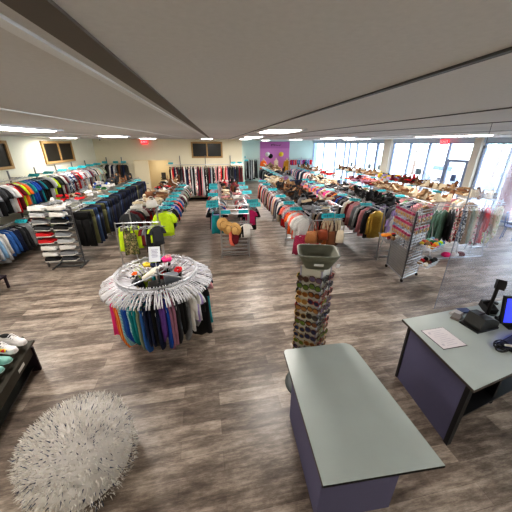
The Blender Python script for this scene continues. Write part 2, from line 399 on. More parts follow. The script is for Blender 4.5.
def garment(kind, seed):
    key = (kind, seed)
    if key in _gm: return _gm[key]
    r = random.Random(seed*31+hash(kind) % 1 + len(kind)); mb = MB(); n = 18; ph = r.uniform(0, 6)
    def body(prof, amp=.014):
        L = len(prof); rings = []
        for i, (z, w, t) in enumerate(prof):
            u = i/(L-1); rings.append(ringb(z, w, t, n, amp*u*1.2, 38+seed*7, ph+u*.8))
        mb.loft(rings)
    if kind == 'tee':
        body([(-.075, .065, .03), (-.10, .10, .035), (-.13, .19, .04), (-.2, .205, .045), (-.36, .2, .045), (-.52, .205, .05), (-.7, .215, .05)])
        for s in (-1, 1): sleeve(mb, s, -.13, .16, .265, -.36, .06, .075, ph+s)
    elif kind == 'long':
        body([(-.075, .065, .03), (-.10, .10, .035), (-.13, .19, .04), (-.2, .205, .045), (-.4, .2, .045), (-.58, .205, .05), (-.74, .21, .05)])
        for s in (-1, 1): sleeve(mb, s, -.13, .16, .255, -.68, .062, .045, ph+s)
    elif kind == 'jacket':
        body([(-.06, .075, .045), (-.10, .12, .055), (-.13, .2, .06), (-.2, .22, .065), (-.42, .215, .06), (-.62, .22, .065), (-.86, .235, .065)])
        for s in (-1, 1):
            sleeve(mb, s, -.13, .17, .275, -.74, .072, .055, ph+s)
            mb.add([(s*.01, -.07, -.12), (s*.11, -.068, -.09), (s*.09, -.075, -.3), (s*.012, -.078, -.42)], [(0, 1, 2, 3)])
    elif kind == 'tank':
        for s in (-1, 1): mb.tube([(s*.1, 0, -.09), (s*.12, -.02, -.16), (s*.13, 0, -.24)], .02, 5)
        body([(-.2, .13, .02), (-.26, .16, .032), (-.4, .17, .036), (-.56, .18, .04), (-.68, .19, .04)], .018)
    elif kind == 'dress':
        for s in (-1, 1): mb.tube([(s*.09, 0, -.08), (s*.12, -.02, -.14), (s*.13, 0, -.2)], .022, 5)
        body([(-.13, .1, .02), (-.2, .16, .035), (-.38, .15, .035), (-.5, .15, .04), (-.75, .19, .055), (-1.1, .235, .07)], .025)
    elif kind == 'pants':
        body([(-.09, .2, .025), (-.12, .205, .032), (-.3, .22, .045)], .004)
        for s in (-1, 1):
            rings = [ringb(z, w, t, 12, .006, 30, ph, s*.108) for z, w, t in ((-.28, .108, .045), (-.5, .102, .045), (-.75, .095, .04), (-1.06, .1, .04))]
            mb.loft(rings)
    elif kind == 'skirt':
        body([(-.09, .15, .02), (-.13, .16, .03), (-.3, .19, .045), (-.55, .22, .055)], .02)
    elif kind == 'swim':
        for s in (-1, 1): mb.tube([(s*.07, 0, -.1), (s*.08, -.012, -.16), (s*.075, 0, -.22)], .012, 5)
        body([(-.2, .09, .018), (-.25, .11, .026), (-.36, .1, .028), (-.48, .11, .026), (-.58, .09, .024), (-.66, .045, .02)], .012)
    elif kind == 'kidtop':
        body([(-.09, .05, .02), (-.12, .12, .025), (-.2, .13, .03), (-.36, .135, .032), (-.5, .15, .034)], .012)
        for s in (-1, 1): sleeve(mb, s, -.12, .1, .17, -.26, .038, .045, ph+s)
    me = mb.mesh(kind+'_shape', [DUMMY], True); _gm[key] = me; return me
def hanger_mesh(col='w'):
    mb = MB()
    mb.tube([(0, 0, -.07), (0, 0, -.02), (.018, 0, .0), (.02, 0, .018), (.0, 0, .03), (-.02, 0, .018)], .004, 5)
    mb.tube([(0, 0, -.07), (.07, 0, -.085), (.2, 0, -.125)], .009, 5); mb.tube([(0, 0, -.07), (-.07, 0, -.085), (-.2, 0, -.125)], .009, 5)
    mb.tube([(-.2, 0, -.125), (.2, 0, -.125)], .006, 5)
    return mb
HANG_W = hanger_mesh().mesh('hanger_shape', [CHROME], True)
COLS = {'black': (20, 20, 22), 'charcoal': (52, 54, 58), 'grey': (128, 130, 134), 'light grey': (178, 180, 182), 'white': (222, 219, 214), 'cream': (208, 192, 164), 'tan': (150, 118, 84),
 'brown': (110, 70, 42), 'navy': (24, 34, 66), 'dark blue denim': (26, 36, 56), 'blue denim': (58, 80, 116), 'royal blue': (20, 78, 170), 'blue': (58, 110, 180), 'sky blue': (140, 180, 215),
 'teal': (20, 140, 148), 'green': (60, 120, 72), 'olive': (96, 96, 62), 'sage': (140, 152, 128), 'neon yellow': (205, 240, 40), 'yellow': (236, 205, 70), 'orange': (240, 110, 40), 'coral': (240, 120, 100),
 'red': (200, 26, 34), 'maroon': (106, 22, 34), 'pink': (210, 146, 150), 'hot pink': (238, 50, 130), 'magenta': (176, 26, 92), 'purple': (110, 70, 150), 'lavender': (172, 150, 205), 'mauve': (168, 118, 138), 'mustard': (196, 140, 40), 'gold': (190, 156, 70), 'silver': (190, 192, 196), 'mint': (150, 214, 200), 'turquoise': (40, 190, 200), 'bright orange': (250, 150, 40)}
PATS = {'red striped': ('hstripe', [(200, 40, 60), (235, 225, 220)]), 'navy striped': ('hstripe', [(30, 40, 80), (225, 225, 225)]), 'grey striped': ('hstripe', [(150, 150, 150), (215, 213, 208)]), 'magenta striped': ('vstripe', [(150, 20, 60), (220, 80, 120), (90, 20, 50)]),
 'pink floral': ('floral', [(232, 190, 190), (200, 90, 110), (240, 230, 220), (120, 140, 110)]), 'cream floral': ('floral', [(238, 228, 205), (230, 200, 170), (180, 190, 140), (240, 232, 215)]), 'green floral': ('floral', [(190, 205, 130), (110, 150, 80), (240, 236, 200), (220, 110, 110)]),
 'camouflage': ('camo', [(70, 78, 44), (130, 128, 76), (46, 40, 30), (160, 146, 104)]), 'red plaid': ('floral', [(160, 40, 40), (210, 180, 160), (60, 40, 50)]), 'blue plaid': ('floral', [(60, 90, 140), (190, 200, 210), (40, 50, 80)]),
 'green striped': ('hstripe', [(40, 74, 58), (120, 150, 130)]), 'black and white patterned': ('floral', [(20, 20, 20), (220, 218, 214), (30, 30, 30)]), 'teal and white patterned': ('floral', [(30, 130, 140), (220, 226, 224), (20, 90, 110)]), 'orange striped': ('vstripe', [(240, 110, 40), (250, 170, 90)]),
 'aqua striped': ('hstripe', [(40, 170, 190), (220, 240, 240)])}
def cmat(c):
    if c in PATS: k, cs = PATS[c]; return patmat(k, [tuple(x) for x in cs], {'hstripe': 55., 'vstripe': 40., 'floral': 26., 'camo': 14.}[k])
    if c == 'gold': return mat(COLS[c], .3, .75, bump=1., var=.5, scale=60, name='sequin')
    v = COLS[c]; return mat(v, .85, bump=.25, var=.22, scale=14, name='cloth_'+c.replace(' ', '_'))
KN = {'tee': ('hanging_shirt', 'short sleeved shirt', 'shirt'), 'long': ('hanging_blouse', 'long sleeved top', 'top'), 'jacket': ('hanging_jacket', 'jacket', 'jacket'), 'tank': ('hanging_tank_top', 'tank top', 'top'), 'dress': ('hanging_dress', 'long dress', 'dress'),
 'pants': ('hanging_trousers', 'trousers', 'trousers'), 'skirt': ('hanging_skirt', 'skirt', 'skirt'), 'swim': ('hanging_swimsuit', 'swimsuit', 'swimsuit'), 'kidtop': ('hanging_small_top', "small top", 'top')}
pending = []   # (list of dicts) labelled at the end
def hang(p0, p1, z, items, place, grp, yaw=None, hanger=True, zs=1., sc_=1., jit=.12, zj=.0, skip=None):
    """items: list of (kind,colour); garments spread evenly from p0 to p1 (x,y); plane perpendicular to rail unless yaw given"""
    d = Vector((p1[0]-p0[0], p1[1]-p0[1])); n = len(items); ang = math.atan2(d.y, d.x)+PI/2 if yaw is None else yaw
    rec = []
    for i, (k, c) in enumerate(items):
        u = (i+.5+R_.uniform(-.18, .18))/n
        x = p0[0]+d.x*u; y = p0[1]+d.y*u
        me = garment(k, R_.randrange(4)); nm, word, cat = KN[k]
        s = sc_*R_.uniform(.94, 1.06)
        o = obj(nm, me, None, (x, y, z+.012), (0, R_.uniform(-.03, .03), ang+R_.uniform(-jit, jit)+(PI if R_.random() < .5 else 0)))
        o.scale = (s, s*R_.uniform(.85, 1.15), s*zs*R_.uniform(.93, 1.05))
        recolor(o, [cmat(c)])
        if hanger:
            h = obj('hanger', HANG_W, o)
        rec.append((o, c, word, cat, i, n))
    pending.append((rec, place, grp))
    return rec
def finish_labels():
    used = {}
    rows = []
    for rec, place, grp in pending:
        for j, (o, c, word, cat, i, n) in enumerate(rec):
            a = rec[j-1][1] if j else None; b = rec[j+1][1] if j < len(rec)-1 else None
            nb = ('between %s and %s ones' % (a, b)) if a and b else ('beside a %s one' % (a or b) if (a or b) else '')
            rows.append([o, '%s %s %s' % (c, word, place), nb, cat, grp, i/max(1, n)])
    cnt = {}
    for r in rows: cnt[r[1]] = cnt.get(r[1], 0)+1
    for r in rows:
        lab = r[1]
        if cnt[lab] > 1:
            lab2 = lab+' '+r[2]
            if len(lab2.split()) <= 16: lab = lab2
        used.setdefault(lab, []).append(r); r.append(lab)
    for lab, rs in used.items():
        if len(rs) > 1:
            for r in rs:
                w = ('near end' if r[5] < .34 else 'mid rack' if r[5] < .67 else 'far end')
                l2 = lab+', '+w
                r[6] = l2 if len(l2.split()) <= 16 else lab
    for o, base, nb, cat, grp, u, lab in rows: tag(o, lab, cat, grp)
def pick(spec, n, rnd=R_):
    """spec list of (kind, colour, weight)"""
    out = []; last = None
    for _ in range(n):
        for t_ in range(4):
            k = rnd.choices(spec, [s[2] for s in spec])[0]
            if k[1] != last: break
        out.append((k[0], k[1])); last = k[1]
    return out

# ------------------------------------------------------------ rack builder
def rack(x0, x1, y0, y1, zr, label, shelf=True, skew=0., ladder=None, lz=(.12, 1.0), crossbar=True):
    t = thing('clothes_rack', label, 'clothes rack', ((x0+x1)/2, y0, 0), -skew)
    w = (x1-x0)/2; L = y1-y0; n = max(2, int(round(L/2.2))+1)
    for i in range(n):
        y = L*i/(n-1)
        for s in (-1, 1):
            up = MB().box((s*(w-.1), y, (zr+.1)/2+.01), (.03, .03, zr+.08)); part('upright', up, CHROME, t)
        part('foot', MB().box((0, y, .04), (2*w-.1, .035, .035)).box((0, y, .045), (.05, .1, .03)), CHROME, t)
        if i: part('cross_brace', MB().box((0, y, zr-.12), (2*w-.22, .02, .03)), CHROME, t)
    for s in (-1, 1):
        part('hang_rail', MB().tube([(s*w, -.02, zr), (s*w, L+.02, zr)], .014, 8).tube([(s*(w-.07), -.02, zr+.05), (s*(w-.07), L+.02, zr+.05)], .01, 6), CHROME, t)
    for i in range(n):
        y = L*i/(n-1)
        for s in (-1, 1): part('rail_arm', MB().box((s*(w-.05), y, zr), (.1, .02, .02)), CHROME, t)
    if shelf:
        sh = MB(); ny = int(L/.12)
        for q in range(5): sh.box((-w+.1+(2*w-.2)*q/4, L/2, zr+.06), (.012, L, .012))
        for q in range(ny+1): sh.box((0, L*q/ny, zr+.068), (2*w-.2, .006, .006))
        part('wire_shelf', sh, CHROME, t)
    if ladder:
        lm = MB(); 
        k = ladder
        for q in range(k):
            z = lz[0]+(lz[1]-lz[0])*q/(k-1); lm.box((0, -.06, z), (2*w-.2, .12, .014)); lm.box((0, -.12, z+.018), (2*w-.2, .012, .045))
        part('end_ladder', lm, CHROME, t)
    return t
DIVM = None
def divider_mesh(w, h):
    mb = MB()
    mb.box((0, 0, h/2), (w, .006, h)); mb.tube([(-.02, 0, .0), (-.02, 0, -.03), (.02, 0, -.03), (.02, 0, 0)], .006, 5)
    mb.cur = 1
    for q in range(5): mb.box((-w*.3+w*.13*q, -.0045, h*.5), (w*.06, .002, h*(.3+.12*(q % 3))))
    return mb.mesh('size_divider_shape', [TEAL, INK])
DIV_B = divider_mesh(.34, .12); DIV_S = divider_mesh(.26, .1)
def dividers(xs, place, grp, me=None, rz=0., tilt=-.9):
    n = len(xs)
    for i, p in enumerate(xs):
        o = obj('size_divider', me or DIV_B, None, p, (tilt, 0, rz+R_.uniform(-.1, .1)))
        if n > 3: ordw = ['nearest', 'second nearest', 'third nearest', 'fourth nearest', 'fifth nearest', 'sixth nearest', 'seventh nearest', 'eighth nearest', 'ninth nearest'][i] if i < 9 else 'far'
        else: ordw = ['nearest', 'middle', 'farthest'][i]
        tag(o, '%s teal size divider on %s' % (ordw, place), 'size divider', grp)

# ------------------------------------------------------------ shoes, bags, hats
def shoe_mesh(kind):
    mb = MB(); L = .27
    def outline(x):  # half width
        u = x/L; return .038+.012*math.sin(PI*min(1, u*1.1))*1.0 if u < .93 else .03
    th0 = 0; xs = [0, .03, .08, .13, .18, .23, .262, .27]
    ht = {'sneaker': [.06, .075, .075, .07, .055, .042, .034, .014], 'loafer': [.06, .07, .06, .055, .05, .045, .035, .015], 'heel': [.05, .06, .035, .03, .03, .03, .025, .012],
          'boot': [.22, .23, .22, .1, .075, .06, .045, .02], 'sandal': [.012]*8}[kind]
    lift = {'heel': [.075, .07, .06, .04, .015, 0, 0, 0]}.get(kind, [0]*8)
    wd = [.028, .036, .038, .037, .043, .046, .03, .012]
    th = .028 if kind == 'sneaker' else .014
    mb.cur = 0
    mb.loft([[(x, w*math.cos(2*PI*k/10)*1.06, lf+th/2+th/2*(1 if math.sin(2*PI*k/10) > .01 else -1 if math.sin(2*PI*k/10) < -.01 else 0)) for k in range(10)] for x, w, lf in zip(xs, wd, lift)])
    mb.cur = 1
    if kind != 'sandal':
        rings = []
        for x, w, h, lf in zip(xs, wd, ht, lift):
            rings.append([(x, w*math.cos(PI*k/7)*(1 if k in (0, 7) else .95), lf+th*.8+h*(math.sin(PI*k/7)**.7)) for k in range(8)])
        mb.loft(rings)
        mb.cur = 2; zt = {'sneaker': .098, 'loafer': .072, 'heel': .085, 'boot': .235}[kind]
        mb.ell((.055, 0, zt), (.05, .03, .008 if kind != 'heel' else .004), 8, 4)
        if kind == 'sneaker':
            for q in range(3): mb.box((.115+.025*q, 0, .093-.009*q), (.008, .045, .004))
    else:
        for x in (.09, .19, .22): mb.tube([(x, -.04, .012), (x, -.02, .045), (x, .02, .045), (x, .04, .012)], .009, 5)
        mb.tube([(.02, -.035, .012), (.02, -.03, .06), (.0, 0, .07), (.02, .03, .06), (.02, .035, .012)], .006, 5)
        mb.cur = 2
    if kind == 'heel': mb.cur = 0; mb.tube([(.02, 0, .075), (.015, 0, 0)], .01, 6, rs=[.018, .007])
    return mb.mesh(kind+'_shape', [DUMMY, DUMMY, BLACK], False)
SH = {k: shoe_mesh(k) for k in ('sneaker', 'loafer', 'heel', 'boot', 'sandal')}
SOLE = {k: mat(c, .6, name='sole') for k, c in {'w': (225, 222, 216), 'b': (30, 26, 24), 't': (150, 112, 74)}.items()}
def shoe(kind, colour, loc, rz, rx=0., ry=0., s=1.):
    o = obj({'sneaker': 'sneaker', 'loafer': 'flat_shoe', 'heel': 'heeled_shoe', 'boot': 'ankle_boot', 'sandal': 'sandal'}[kind], SH[kind], None, loc, (rx, ry, rz))
    so = SOLE['w'] if kind == 'sneaker' else SOLE['t'] if kind == 'sandal' or colour in ('tan', 'brown', 'cream') else SOLE['b']
    recolor(o, [so, cmat(colour), mat((22, 20, 20), .7, name='shoe_lining')]); o.scale = (s, s, s)
    return o
SWORD = {'sneaker': 'sneaker', 'loafer': 'flat shoe', 'heel': 'heeled shoe', 'boot': 'ankle boot', 'sandal': 'sandal'}
def bag_mesh():
    mb = MB(); rings = []
    for z, w, t in ((-.0, .13, .05), (.05, .15, .06), (.14, .14, .05), (.2, .11, .02)):
        rings.append([(w*(abs(math.cos(a))**.5)*(1 if math.cos(a) > 0 else -1), t*(abs(math.sin(a))**.7)*(1 if math.sin(a) > 0 else -1), z) for a in [2*PI*k/14+.01 for k in range(14)]])
    mb.loft(rings); mb.tube([(-.08, 0, .19), (-.06, 0, .27), (0, 0, .3), (.06, 0, .27), (.08, 0, .19)], .009, 6)
    return mb.mesh('bag_shape', [DUMMY], True)
BAG = bag_mesh()
def shelf_shoes(x0, x1, y0, y1, z, spec, place, grp, rows=2, step=.3, bags=.06, zj=.05, seed=1):
    """spec: list of (u0,u1,[colours],[kinds]) along y"""
    r = random.Random(seed); rec = []; n = int((y1-y0)/step)
    for q in range(rows):
        for i in range(n):
            u = (i+.5)/n; y = y0+(y1-y0)*u+r.uniform(-.04, .04); x = x0+(x1-x0)*(q+.5)/rows+r.uniform(-.03, .03)
            for (a, b, cs, ks) in spec:
                if a <= u < b:
                    c = r.choice(cs); k = r.choice(ks); break
            if r.random() < bags:
                o = obj('handbag', BAG, None, (x, y, z+.01), (0, 0, r.uniform(0, 3))); recolor(o, [cmat(c)]); rec.append((o, c, 'handbag', 'bag', i, n)); continue
            rz = r.choice((0, PI, PI/2, -PI/2))+r.uniform(-.5, .5)
            o = shoe(k, c, (x-.13*math.cos(rz), y-.13*math.sin(rz), z+.005), rz, s=r.uniform(1.0, 1.15)); rec.append((o, c, SWORD[k], 'shoe', i, n))
            if r.random() < .45:
                c2 = r.choice(cs)
                o = shoe(k, c2, (x-.13*math.cos(rz+.5)+r.uniform(-.05, .05), y-.13*math.sin(rz+.5), z+.1), rz+.5, ry=r.uniform(-.3, .2), rx=r.uniform(-.3, .3), s=1.05); rec.append((o, c2, SWORD[k], 'shoe', i, n))
    pending.append((rec, place, grp))
# ================================================================ LAYOUT
G = garment
# ---- left wall: two-tier rail
def wall_rail(label, p0, p1, z, post_z0, post_z1, nposts, off, along):
    t = thing('wall_rail', label, 'clothes rail', (p0[0], p0[1], 0))
    d = Vector((p1[0]-p0[0], p1[1]-p0[1], 0))
    part('hang_rail', MB().tube([(0, 0, z), (d.x, d.y, z)], .016, 8), CHROME, t)
    for i in range(nposts):
        u = (i+.5)/nposts; x, y = d.x*u, d.y*u
        up = MB().box((x+off[0], y+off[1], (post_z0+post_z1)/2), (.035, .035, post_z1-post_z0))
        up.box((x+off[0]/2, y+off[1]/2, z), (abs(off[0])+.02, abs(off[1])+.02, .025))
        part('upright', up, DCHROME, t)
    return t
wall_rail('long chrome upper rail along the cream left wall', (-5.95, 6.2), (-5.95, 15.4), 2.11, .0, 2.32, 7, (-.4, 0), 'y')
wall_rail('chrome lower rail along the left wall near the floor', (-5.9, 6.2), (-5.9, 11.2), 1.0, .0, 1.1, 4, (-.35, 0), 'y')
up = pick([('tee', c, 1) for c in ('charcoal', 'navy', 'grey', 'white', 'black')], 13)+[('tee', 'charcoal'), ('tee', 'black'), ('tee', 'light grey'), ('tee', 'white'), ('tee', 'red'), ('tee', 'maroon'), ('tee', 'neon yellow'), ('tee', 'orange'), ('tee', 'grey'), ('tee', 'teal'), ('tee', 'royal blue'), ('tee', 'royal blue'), ('tee', 'navy'), ('tee', 'teal'), ('tee', 'black'), ('tee', 'black'),
      ('tee', 'black'), ('tee', 'light grey'), ('tee', 'white'), ('tee', 'neon yellow'), ('tee', 'charcoal'), ('tee', 'black'), ('tee', 'black'), ('tee', 'white'), ('tee', 'maroon'), ('tee', 'grey')]
up += pick([('tee', c, w) for c, w in (('red plaid', 3), ('light grey', 3), ('navy striped', 2), ('maroon', 2), ('cream floral', 1), ('grey', 3), ('blue plaid', 3), ('black', 2), ('white', 2), ('red', 1), ('sky blue', 1), ('black and white patterned', 2))], 21)
up += pick([('tee', c, 1) for c in ('red', 'sage', 'light grey', 'mint', 'cream', 'sage', 'white')], 7)
hang((-5.95, 6.35), (-5.95, 15.2), 2.11, up, 'on the upper left wall rail', 'shirts on the upper left wall rail', sc_=1.12, zs=1.08)
lo = pick([('long', c, 1) for c in ('grey', 'navy', 'white')], 6)+[('long', 'light grey'), ('long', 'sky blue'), ('long', 'light grey'), ('long', 'white'), ('long', 'blue'), ('long', 'blue'), ('long', 'navy'), ('long', 'navy'), ('long', 'charcoal'), ('long', 'charcoal'), ('long', 'light grey'), ('long', 'light grey'), ('long', 'black and white patterned'),
      ('long', 'maroon'), ('long', 'red plaid'), ('long', 'maroon'), ('long', 'maroon'), ('long', 'tan'), ('long', 'sage'), ('long', 'sage'), ('long', 'grey'), ('long', 'sage'), ('long', 'teal'), ('long', 'charcoal'), ('long', 'sky blue'), ('long', 'navy'), ('long', 'royal blue'), ('long', 'charcoal'), ('long', 'grey'), ('long', 'black')]
hang((-5.85, 6.3), (-5.85, 11.), 1.0, lo, 'on the lower left wall rail', 'shirts on the lower left wall rail', zs=.98, sc_=1.1)
dividers([(-5.75, y, 2.13) for y in (7.3, 9.6, 10.4, 11.3, 12.1, 12.9, 13.7, 14.5)], 'the upper left wall rail', 'size dividers on the upper left wall rail', rz=-.1)
dividers([(-5.55, 8.1, 1.04)], 'the lower left wall rail', 'lower size divider', rz=-.1)
# ---- back wall left part
wall_rail('chrome rail on the back wall left of the cream door', (-6.3, 15.95), (-4.75, 15.95), 2.08, 0, 2.4, 2, (0, .35), 'x')
hang((-6.1, 15.95), (-4.8, 15.95), 2.08, [('jacket', c) for c in ('sage', 'white', 'black', 'charcoal', 'white', 'navy', 'light grey', 'black', 'brown', 'charcoal', 'navy', 'black')], 'on back wall rail left of cream door', 'jackets left of the cream door', hanger=False, zs=1.1)
dividers([(-5.7, 15.8, 2.1), (-5.2, 15.8, 2.1)], 'the back wall rail left of the cream door', 'size dividers left of the cream door', DIV_S) if False else None
for i, x in enumerate((-5.9, -5.35, -4.95)):
    tag(obj('size_divider', DIV_S, None, (x, 15.94, 2.12), (-.5, 0, .1)), ['leftmost', 'middle', 'rightmost'][i]+' teal size divider on back wall rail beside the cream door', 'size divider', 'size dividers beside the cream door')
# ---- back wall middle: long garments
wall_rail('long chrome rail across the back wall under the dark window', (-2.75, 15.85), (1.45, 15.85), 2.0, 0, 2.45, 3, (0, .45), 'x')
bw = pick([('dress', c, w) for c, w in (('black', 9), ('charcoal', 3), ('red', 1.2), ('white', 1.4), ('brown', 1), ('pink', 1), ('navy', 2), ('light grey', 2), ('maroon', 1.5), ('black and white patterned', 2), ('pink floral', 1), ('sky blue', .6), ('cream', 1), ('orange', .3))], 52)
hang((-2.6, 15.85), (1.4, 15.85), 2.0, bw, 'on the back wall rail', 'long garments on the back wall rail', zs=1.55, hanger=False)
for i, x in enumerate((-2.5, .9, 1.25)):
    tag(obj('size_divider', DIV_S, None, (x, 15.84, 2.04), (-.5, 0, .1)), ['leftmost', 'middle', 'rightmost'][i]+' teal size divider on the long back wall rail', 'size divider', 'size dividers on the back wall rail')

# ---- rack 1: jeans
P1 = 'on the jeans rack'
rack(-4.8, -3.75, 7.5, 14.3, 1.45, 'long chrome double rack of dark jeans near the left wall', ladder=None)
jc = pick([('pants', c, w) for c, w in (('black', 4), ('dark blue denim', 5), ('navy', 2), ('charcoal', 1.5), ('blue denim', 1.2), ('olive', .4))], 46)
jc[:6] = [('pants', 'black'), ('pants', 'black'), ('pants', 'olive'), ('pants', 'navy'), ('pants', 'blue denim'), ('pants', 'black')]
hang((-3.75, 7.65), (-3.75, 14.2), 1.45, jc, P1, 'trousers on the jeans rack', hanger=False, zs=1.02, jit=.28)
dividers([(-3.72, y, 1.49) for y in (8.25, 9.3, 10.2, 11., 11.8, 12.6, 13.4)], 'the jeans rack', 'size dividers on the jeans rack', rz=.0, tilt=-1.25)
shelf_shoes(-4.75, -3.95, 7.7, 14., 1.526, [(0, .12, ['white', 'grey', 'light grey'], ['sneaker']), (.12, .25, ['red', 'red', 'brown'], ['sneaker', 'loafer']), (.25, .5, ['white', 'white', 'grey', 'green', 'cream'], ['sneaker']), (.5, .65, ['royal blue', 'white', 'white'], ['sneaker']), (.65, 1.01, ['brown', 'tan', 'black', 'charcoal'], ['boot', 'loafer'])],
            'on top of the jeans rack', 'shoes on top of the jeans rack', seed=3, step=.24)
# shoe ladder at its near end
lt = thing('shoe_ladder', 'chrome ladder display of paired shoes at the near end of the jeans rack', 'shoe rack', (-4.2, 7.2, 0))
for s in (-1, 1): part('upright', MB().box((s*.46, .1, .82), (.03, .03, 1.62)), DCHROME, lt)
part('foot', MB().box((.1, 0, .03), (.72, .03, .03)).box((.44, .1, .03), (.03, .5, .03)).box((-.24, .1, .03), (.03, .5, .03)), DCHROME, lt)
levels = [(.22, 'black'), (.38, 'white'), (.55, 'white'), (.72, 'red'), (.9, 'red'), (1.07, 'charcoal'), (1.24, 'black'), (1.42, 'light grey'), (1.58, 'grey')]
sides = [('black', 'charcoal'), ('white', 'grey'), ('white', 'white'), ('red', 'light grey'), ('red', 'grey'), ('charcoal', 'black'), ('grey', 'black'), ('light grey', 'white'), ('white', 'white')]
rec = []
for (z, _), (a, b) in zip(levels, sides):
    part('shelf_rail', MB().box((0, -.04, z-.012), (.95, .02, .012)).box((0, .1, z-.0), (.95, .02, .012)).box((0, .03, z-.016), (.95, .16, .005)), DCHROME, lt)
    for q, c in enumerate((a, b)):
        for w in (0, 1):
            o = shoe('sneaker', c, (-4.61+.43*q+.03*R_.random(), 7.12+w*.13, z+.0), R_.uniform(-.12, .12), s=1.28)
            lv = levels.index((z, _))
            tag(o, '%s sneaker, %s shoe on %s side of shoe ladder, shelf %s from floor' % (c, 'front' if w == 0 else 'rear', 'left' if q == 0 else 'right', ['one', 'two', 'three', 'four', 'five', 'six', 'seven', 'eight', 'nine'][lv]), 'shoe', 'sneakers on the shoe ladder')

# ---- rack 2
rack(-2.45, -1.55, 7.3, 13.2, 1.4, 'chrome double rack with neon tops, second from the left wall')
r2 = [('tee', 'neon yellow'), ('tee', 'neon yellow'), ('tee', 'charcoal'), ('tee', 'black'), ('tee', 'black'), ('tee', 'grey'), ('tee', 'royal blue'), ('tee', 'royal blue'), ('tee', 'pink'), ('tee', 'black'), ('tee', 'red'), ('tee', 'coral'), ('tee', 'blue'), ('tee', 'blue denim')]
r2 += pick([('tee', c, 1) for c in ('navy', 'black', 'sage', 'grey', 'light grey', 'white', 'maroon')], 22)
hang((-1.55, 7.5), (-1.55, 13.1), 1.4, r2, 'on right rail of neon tops rack', 'tops on the right rail of the neon tops rack')
hang((-2.45, 7.5), (-2.45, 12.), 1.4, pick([('tee', c, 1) for c in ('black', 'maroon', 'charcoal', 'white', 'grey', 'red')], 20), 'on left rail of neon tops rack', 'tops on the left rail of the neon tops rack', hanger=False)
eb = thing('crossbar_rack', 'low chrome crossbar stand in front of the neon tops rack', 'clothes rack', (-2.1, 7.0, 0))
part('hang_rail', MB().tube([(-.55, 0, 1.22), (.55, 0, 1.22)], .014, 8), CHROME, eb)
for s in (-1, 1): part('upright', MB().box((s*.55, 0, .62), (.03, .03, 1.24)), CHROME, eb); part('foot', MB().box((s*.55, .0, .02), (.03, .45, .04)), CHROME, eb)
hang((-2.52, 6.97), (-2.1, 6.97), 1.22, [('tank', 'neon yellow'), ('tank', 'olive'), ('tank', 'neon yellow')], 'on the front crossbar stand', 'tops on the front crossbar stand', yaw=.3, zs=1.25, sc_=.85)
hang((-2.3, 6.82), (-2.3, 6.9), 1.22, [('tank', 'camouflage')], 'hanging frontmost on the crossbar stand', 'front tank top', yaw=.1, zs=1.3, jit=0.02)
hang((-1.95, 6.95), (-1.6, 6.95), 1.22, [('kidtop', 'maroon'), ('kidtop', 'grey'), ('tank', 'black'), ('kidtop', 'neon yellow'), ('kidtop', 'charcoal')], 'at right of the front crossbar stand', 'tops at the right of the crossbar stand', yaw=.5, zs=1.2)
dividers([(-1.5, y, 1.44) for y in (7.55, 8.1, 8.7, 9.3, 9.9, 10.8, 11.8)], 'the right rail of the neon tops rack', 'size dividers on the neon tops rack', tilt=-1.2)
shelf_shoes(-2.4, -1.62, 7.4, 13., 1.476, [(0, .22, ['white', 'cream', 'white'], ['sneaker', 'loafer']), (.22, .36, ['tan', 'brown', 'cream'], ['loafer', 'sandal']), (.36, .5, ['white', 'grey', 'black'], ['sneaker']), (.5, .65, ['red', 'black', 'white', 'brown'], ['sneaker', 'loafer']), (.65, 1.01, ['brown', 'tan', 'black', 'white', 'cream'], ['heel', 'loafer', 'boot'])],
            'on top of the neon tops rack', 'shoes on top of the neon tops rack', seed=5, step=.2)
o = obj('soft_sun_hat', None) if False else None

# ---- rack 3: straw hats
rack(-.08, .88, 7.4, 13.2, 1.4, 'chrome centre aisle rack with three straw hats at its end', ladder=9, lz=(.14, 1.05))
eg = thing('end_shelf', 'chrome wire end shelf with teal signs at the near end of the centre rack', 'shelf', (.4, 7.25, 0))
for z in (1.3, 1.42, 1.54): part('cross_bar', MB().tube([(-.42, 0, z), (.42, 0, z)], .013, 6), CHROME, eg)
part('shelf_plate', MB().box((0, .08, 1.33), (.82, .16, .01)), CHROME, eg)
for s in (-1, 1): part('upright', MB().box((s*.4, 0, .79), (.03, .03, 1.58)), CHROME, eg); part('sign_plate', MB().box((s*.24, -.02, 1.37), (.26, .008, .1)), TEAL, eg)
ls = [('tank', 'teal'), ('tank', 'lavender'), ('tank', 'black'), ('tee', 'black'), ('tee', 'royal blue'), ('tee', 'white'), ('tee', 'red'), ('tee', 'white')]+pick([('tee', c, 1) for c in ('white', 'pink', 'red', 'black', 'cream', 'sky blue')], 22)
hang((-.08, 7.5), (-.08, 13.), 1.4, ls, 'on left rail of straw hat rack', 'tops on the left rail of the straw hat rack', zs=1.1)
rs = [('kidtop', 'magenta'), ('kidtop', 'pink'), ('tee', 'black'), ('tee', 'navy'), ('tee', 'red')]+pick([('tee', c, 1) for c in ('white', 'pink', 'red', 'black', 'grey', 'navy')], 22)
hang((.88, 7.5), (.88, 13.), 1.4, rs, 'on right rail of straw hat rack', 'tops on the right rail of the straw hat rack', zs=1.05)
hang((.5, 7.22), (.75, 7.22), 1.1, [('kidtop', 'maroon'), ('kidtop', 'black'), ('kidtop', 'white')], 'at the end of the straw hat rack', 'tops at the end of the straw hat rack', yaw=.2, hanger=True)
hang((.28, 7.18), (.45, 7.18), 1.05, [('swim', 'coral'), ('swim', 'maroon')], 'beside the three straw hats', 'red pieces beside the straw hats', yaw=.2)
